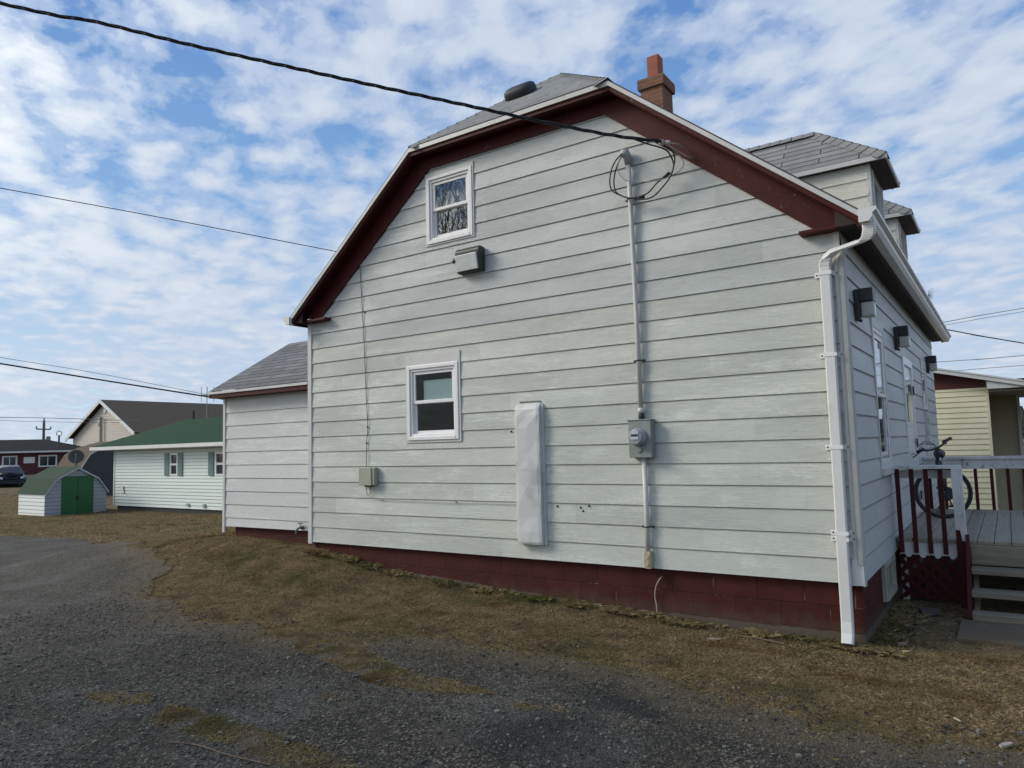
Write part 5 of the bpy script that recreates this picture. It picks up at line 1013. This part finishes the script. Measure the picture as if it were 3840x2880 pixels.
li = (np.arange(n)[:, None]*4+np.array([0, 1, 2, 0, 2, 3])).ravel(); me.loops.add(n*6); me.loops.foreach_set('vertex_index', li.astype(np.int32))
me.polygons.add(n*2); me.polygons.foreach_set('loop_start', np.arange(0, n*6, 3, dtype=np.int32)); me.update(calc_edges=True)
pn = np.array([mnoise.noise(Vector((a*.8, b*.8, 7.0))) + .6*mnoise.noise(Vector((a*3, b*3, 3.0))) for a, b in zip(x, y)])
gn = np.clip(pn*1.5+np.where((x > -7) & (x < .6), .55*np.exp(-(np.minimum(y, 0)/.42)**2), 0)+rng.normal(0, .18, n)-.14, 0, 1)[:, None]; br = rng.random(n)[:, None]
straw = np.array([.20, .150, .070])*(1-br)+np.array([.385, .298, .160])*br; green = np.array([.080, .088, .027])*(1-br)+np.array([.130, .135, .046])*br
cl_ = np.array([mnoise.noise(Vector((a*6.5, b*6.5, 4.0)))+.7*mnoise.noise(Vector((a*17, b*17, 9.0))) for a, b in zip(x, y)])[:, None]
bw_ = np.array([mnoise.noise(Vector((a*1.9, b*2.6, 11.0))) for a, b in zip(x, y)])[:, None]
straw = straw*(1+.42*cl_); straw = straw*(1-np.clip(bw_-.12, 0, .5)*1.1*np.array([.8, 1., 1.1])); green = green*(1+.35*cl_)
cc = straw*(1-gn)+green*gn; rs_ = rng.random(n)[:, None]; cc = np.where(rs_ > .99, np.array([.38, .31, .19]), np.where(rs_ < .06, np.array([.04, .028, .018]), cc))
at_ = me.color_attributes.new('tint', 'FLOAT_COLOR', 'POINT'); at_.data.foreach_set('color', np.repeat(np.concatenate([cc, np.ones((n, 1))], 1), 4, 0).ravel().astype(np.float32))
mt, t, b = newmat('grass_blade'); setc(t, b, N(t, 'ShaderNodeAttribute', attribute_name='tint').outputs[0]); b.inputs['Roughness'].default_value = .8; b.inputs['Specular IOR Level'].default_value = .2
tl = N(t, 'ShaderNodeBsdfTranslucent', {'Color': N(t, 'ShaderNodeAttribute', attribute_name='tint').outputs[0]}); ms = N(t, 'ShaderNodeMixShader', {0: .32, 1: b.outputs[0], 2: tl.outputs[0]}); t.links.new(ms.outputs[0], [q for q in t.nodes if q.type == 'OUTPUT_MATERIAL'][0].inputs[0])
me.materials.append(mt); go = bpy.data.objects.new('grass', me); COL.objects.link(go); tag(go, 'matted brown winter grass along the wall and across the back lawn', 'grass', kind='stuff')
# loose chips on the driveway
n = 16000; x = rng.uniform(-8, 1.6, n); y = rng.uniform(-5.2, -1.0, n); k = inside(DR, x, y) | (inside(DR, x, y-.35) & (rng.random(n) < .35)); x, y = x[k], y[k]; n = len(x)
s_ = rng.uniform(.003, .008, n)*np.exp(rng.normal(-.05, .27, n)); z = gz(x, y)+.014+s_*.3; base = np.array([[-1, -1, -1], [1, -1, -1], [1, 1, -1], [-1, 1, -1], [-1, -1, 1], [1, -1, 1], [1, 1, 1], [-1, 1, 1]])*np.array([1, .8, .6])
V = base[None]*(1+rng.uniform(-.35, .35, (n, 8, 3)))*s_[:, None, None]; a = rng.uniform(0, 6.28, n); c_, d_ = np.cos(a)[:, None], np.sin(a)[:, None]
V = np.stack([V[..., 0]*c_-V[..., 1]*d_+x[:, None], V[..., 0]*d_+V[..., 1]*c_+y[:, None], V[..., 2]+z[:, None]], -1)
fq = np.array([(0, 3, 2, 1), (4, 5, 6, 7), (0, 1, 5, 4), (1, 2, 6, 5), (2, 3, 7, 6), (3, 0, 4, 7)]); F = (np.arange(n)[:, None, None]*8+fq[None]).reshape(-1, 4)
me = bpy.data.meshes.new('gravel'); me.from_pydata(V.reshape(-1, 3).tolist(), [], F.tolist()); br = rng.random(n)[:, None]**1.6; cc = np.array([.03, .03, .028])*(1-br)+np.array([.20, .185, .150])*br
at_ = me.color_attributes.new('tint', 'FLOAT_COLOR', 'POINT'); at_.data.foreach_set('color', np.repeat(np.concatenate([cc, np.ones((n, 1))], 1), 8, 0).ravel().astype(np.float32))
mt, t, b = newmat('stone_chip'); setc(t, b, N(t, 'ShaderNodeAttribute', attribute_name='tint').outputs[0]); b.inputs['Roughness'].default_value = .85
me.materials.append(mt); o = bpy.data.objects.new('gravel', me); COL.objects.link(o); tag(o, 'loose grey stone chips on the worn driveway', 'gravel', kind='stuff')
# litter: wood scraps and leaves under the deck
MT['scrap'] = mat('dry_scrap', (.16, .11, .07), .85, .35, 30); n = 420
x = rng.uniform(.03, .66, n); y = rng.uniform(.55, 2.15, n); q = MB()
for a, c in zip(x, y):
    if c < 1.1 and random.random() < .6: continue
    L_ = random.uniform(.008, .03); w_ = random.uniform(.003, .008); an = random.uniform(0, 6.28); zz_ = float(gz(a, c))+random.uniform(.004, .02); dx, dy = math.cos(an), math.sin(an)
    q.mesh([(a-dx*L_-dy*w_, c-dy*L_+dx*w_, zz_), (a+dx*L_-dy*w_, c+dy*L_+dx*w_, zz_+.008), (a+dx*L_+dy*w_, c+dy*L_-dx*w_, zz_+.012), (a-dx*L_+dy*w_, c-dy*L_-dx*w_, zz_+.004)], [(0, 1, 2, 3)])
tag(q.build('leaf_litter', 'scrap'), 'brown wood scraps and dead leaves on the soil under the deck lattice', 'litter', kind='stuff')
def chip(name, c, L_, w_, h_, an, label, cat, col):
    q = MB(); z = float(gz(c[0], c[1])); dx, dy = math.cos(an), math.sin(an); F = lambda u, zz, v: Vector((c[0]+dx*u-dy*v, c[1]+dy*u+dx*v, z+zz))
    q.prism(lambda u, v, d: F(u, d, v), [(-L_, -w_*.6), (-L_*.3, -w_), (L_*.8, -w_*.7), (L_, .2*w_), (L_*.2, w_), (-L_*.8, w_*.7)], .012, .012+h_)
    thing1(q, name, mat(name+'_surface', col, .7, .2, 20), label, cat)
chip('plastic_scrap', (.955, -1.86), .05, .017, .012, 1.0, 'flat pale scrap at the driveway edge, lower right', 'litter', (.34, .31, .25))
chip('wood_scrap', (-1.13, -.45), .06, .012, .012, .35, 'short pale stick in the grass before the red foundation', 'litter', (.36, .29, .19))
chip('pale_leaf', (.22, .26), .04, .02, .008, 2.6, 'pale curled leaf in the grass by the house corner', 'leaf', (.32, .28, .21))
chip('flat_stone', (.33, 1.55), .10, .07, .05, .6, 'grey flat stone in the litter under the deck lattice', 'stone', (.07, .06, .05))
q = MB(); a = Vector((-1.0, -.22, float(gz(-1.0, -.22))+.02)); q.tube([a, a+Vector((.2, -.03, .006)), a+Vector((.42, -.09, .003))], .006, 5); thing1(q, 'twig', 'scrap', 'thin dry twig lying along the foundation foot', 'twig')
q = MB(); a = Vector((.70, -1.55, float(gz(.7, -1.55))+.02)); q.tube([a, a+Vector((.035, -.07, .01))], .005, 5); thing1(q, 'straw', mat('straw_col', (.45, .38, .25), .7, .1, 9), 'single pale straw on the grass at the lower right', 'straw')
q = MB(); g0 = [(-3.1, -4.23), (-2.9, -4.17), (-2.6, -4.16), (-2.3, -4.12)]; q.tube(spline([(p[0], p[1], float(gz(*p))+.02) for p in g0], 6), .004, 5); thing1(q, 'fallen_twig', 'scrap', 'long thin twig on the driveway at the bottom left', 'twig')
# weeds sprouting in the gutter
q = MB()
for k in range(9):
    a = random.uniform(0, 6.28); p = Vector((XE+.07+random.uniform(-.02, .02), 5.0+random.uniform(-.08, .08), 3.06)); e = p+Vector((math.cos(a)*.07, math.sin(a)*.09, random.uniform(.10, .2))); q.tube([p, p.lerp(e, .5)+Vector((0, 0, .02)), e], .006, 5, rs=[.006, .005, .002])
    for t_ in (.5, .75, 1.0): c = p.lerp(e, t_); q.mesh([c, c+Vector((.03, .02, .02)), c+Vector((.05, .0, .03)), c+Vector((.02, -.02, .01))], [(0, 1, 2, 3)])
thing1(q, 'gutter_weed', mat('weed_green', (.05, .06, .03), .7, .2, 9), 'small dark weed sprouting from the far part of the side gutter', 'weed')
# bare tree on the plot opposite, seen mirrored in the gable windows
TR = empty('bare_tree', (-12.6, -11.4, -.6), 'bare leafless tree whose branches are mirrored in the upper gable window', 'tree')
tk = MB(); cr = MB(); root = Vector((-12.6, -11.4, -.6)); tr_ = random.Random(3)
tk.tube([root, root+Vector((.05, .02, 1.4)), root+Vector((.0, .1, 3.2))], .2, 10, rs=[.30, .23, .19]); tk.build('trunk', 'polewood', TR, smooth=True)
def branch(p, d, L_, r_, lev):
    q = p+d*L_*.5+Vector((tr_.uniform(-.1, .1), tr_.uniform(-.1, .1), .05))*L_*.5; e = q+d*L_*.5
    cr.tube([p, q, e], r_, 5 if lev < 3 else 3, cap=False, rs=[r_, r_*.85, r_*.65])
    if lev >= 5: return
    for k in range(4 if lev < 4 else 5):
        a = Vector((tr_.gauss(0, 1), tr_.gauss(0, 1), tr_.gauss(.25, .5))).normalized(); nd = (d*1.4+a*.75+Vector((0, 0, .18))).normalized()
        branch(p.lerp(e, tr_.uniform(.35, 1.0)) if k else e, nd, L_*tr_.uniform(.66, .86), max(.007, r_*.56), lev+1)
for k in range(6):
    a = k*1.05+.3; branch(root+Vector((0, .08, 2.3+.2*k)), Vector((math.cos(a)*.5, math.sin(a)*.5, 1)).normalized(), 2.9, .09, 1)
cr.build('crown', 'polewood', TR, smooth=True, recalc=False)
# distant wooded rise behind the yellow house
tr2 = MB(); rr = random.Random(5)
for k in range(260):
    x = rr.uniform(-60, 120); y = rr.uniform(150, 190); hh = rr.uniform(3.5, 6.0); rad = rr.uniform(1.2, 2.6); z0 = -.6
    for l in range(4): zz_ = z0+hh*(.15+.22*l); tr2.lathe((x, y, zz_), (0, 0, 1), [(rad*(1-.2*l), 0), (rad*.15, hh*.34)], 7)
tag(tr2.build('far_wood', mat('spruce_far', (.03, .04, .035), .9, .3, .4)), 'low dark line of spruce wood on the horizon', 'wood', kind='stuff')
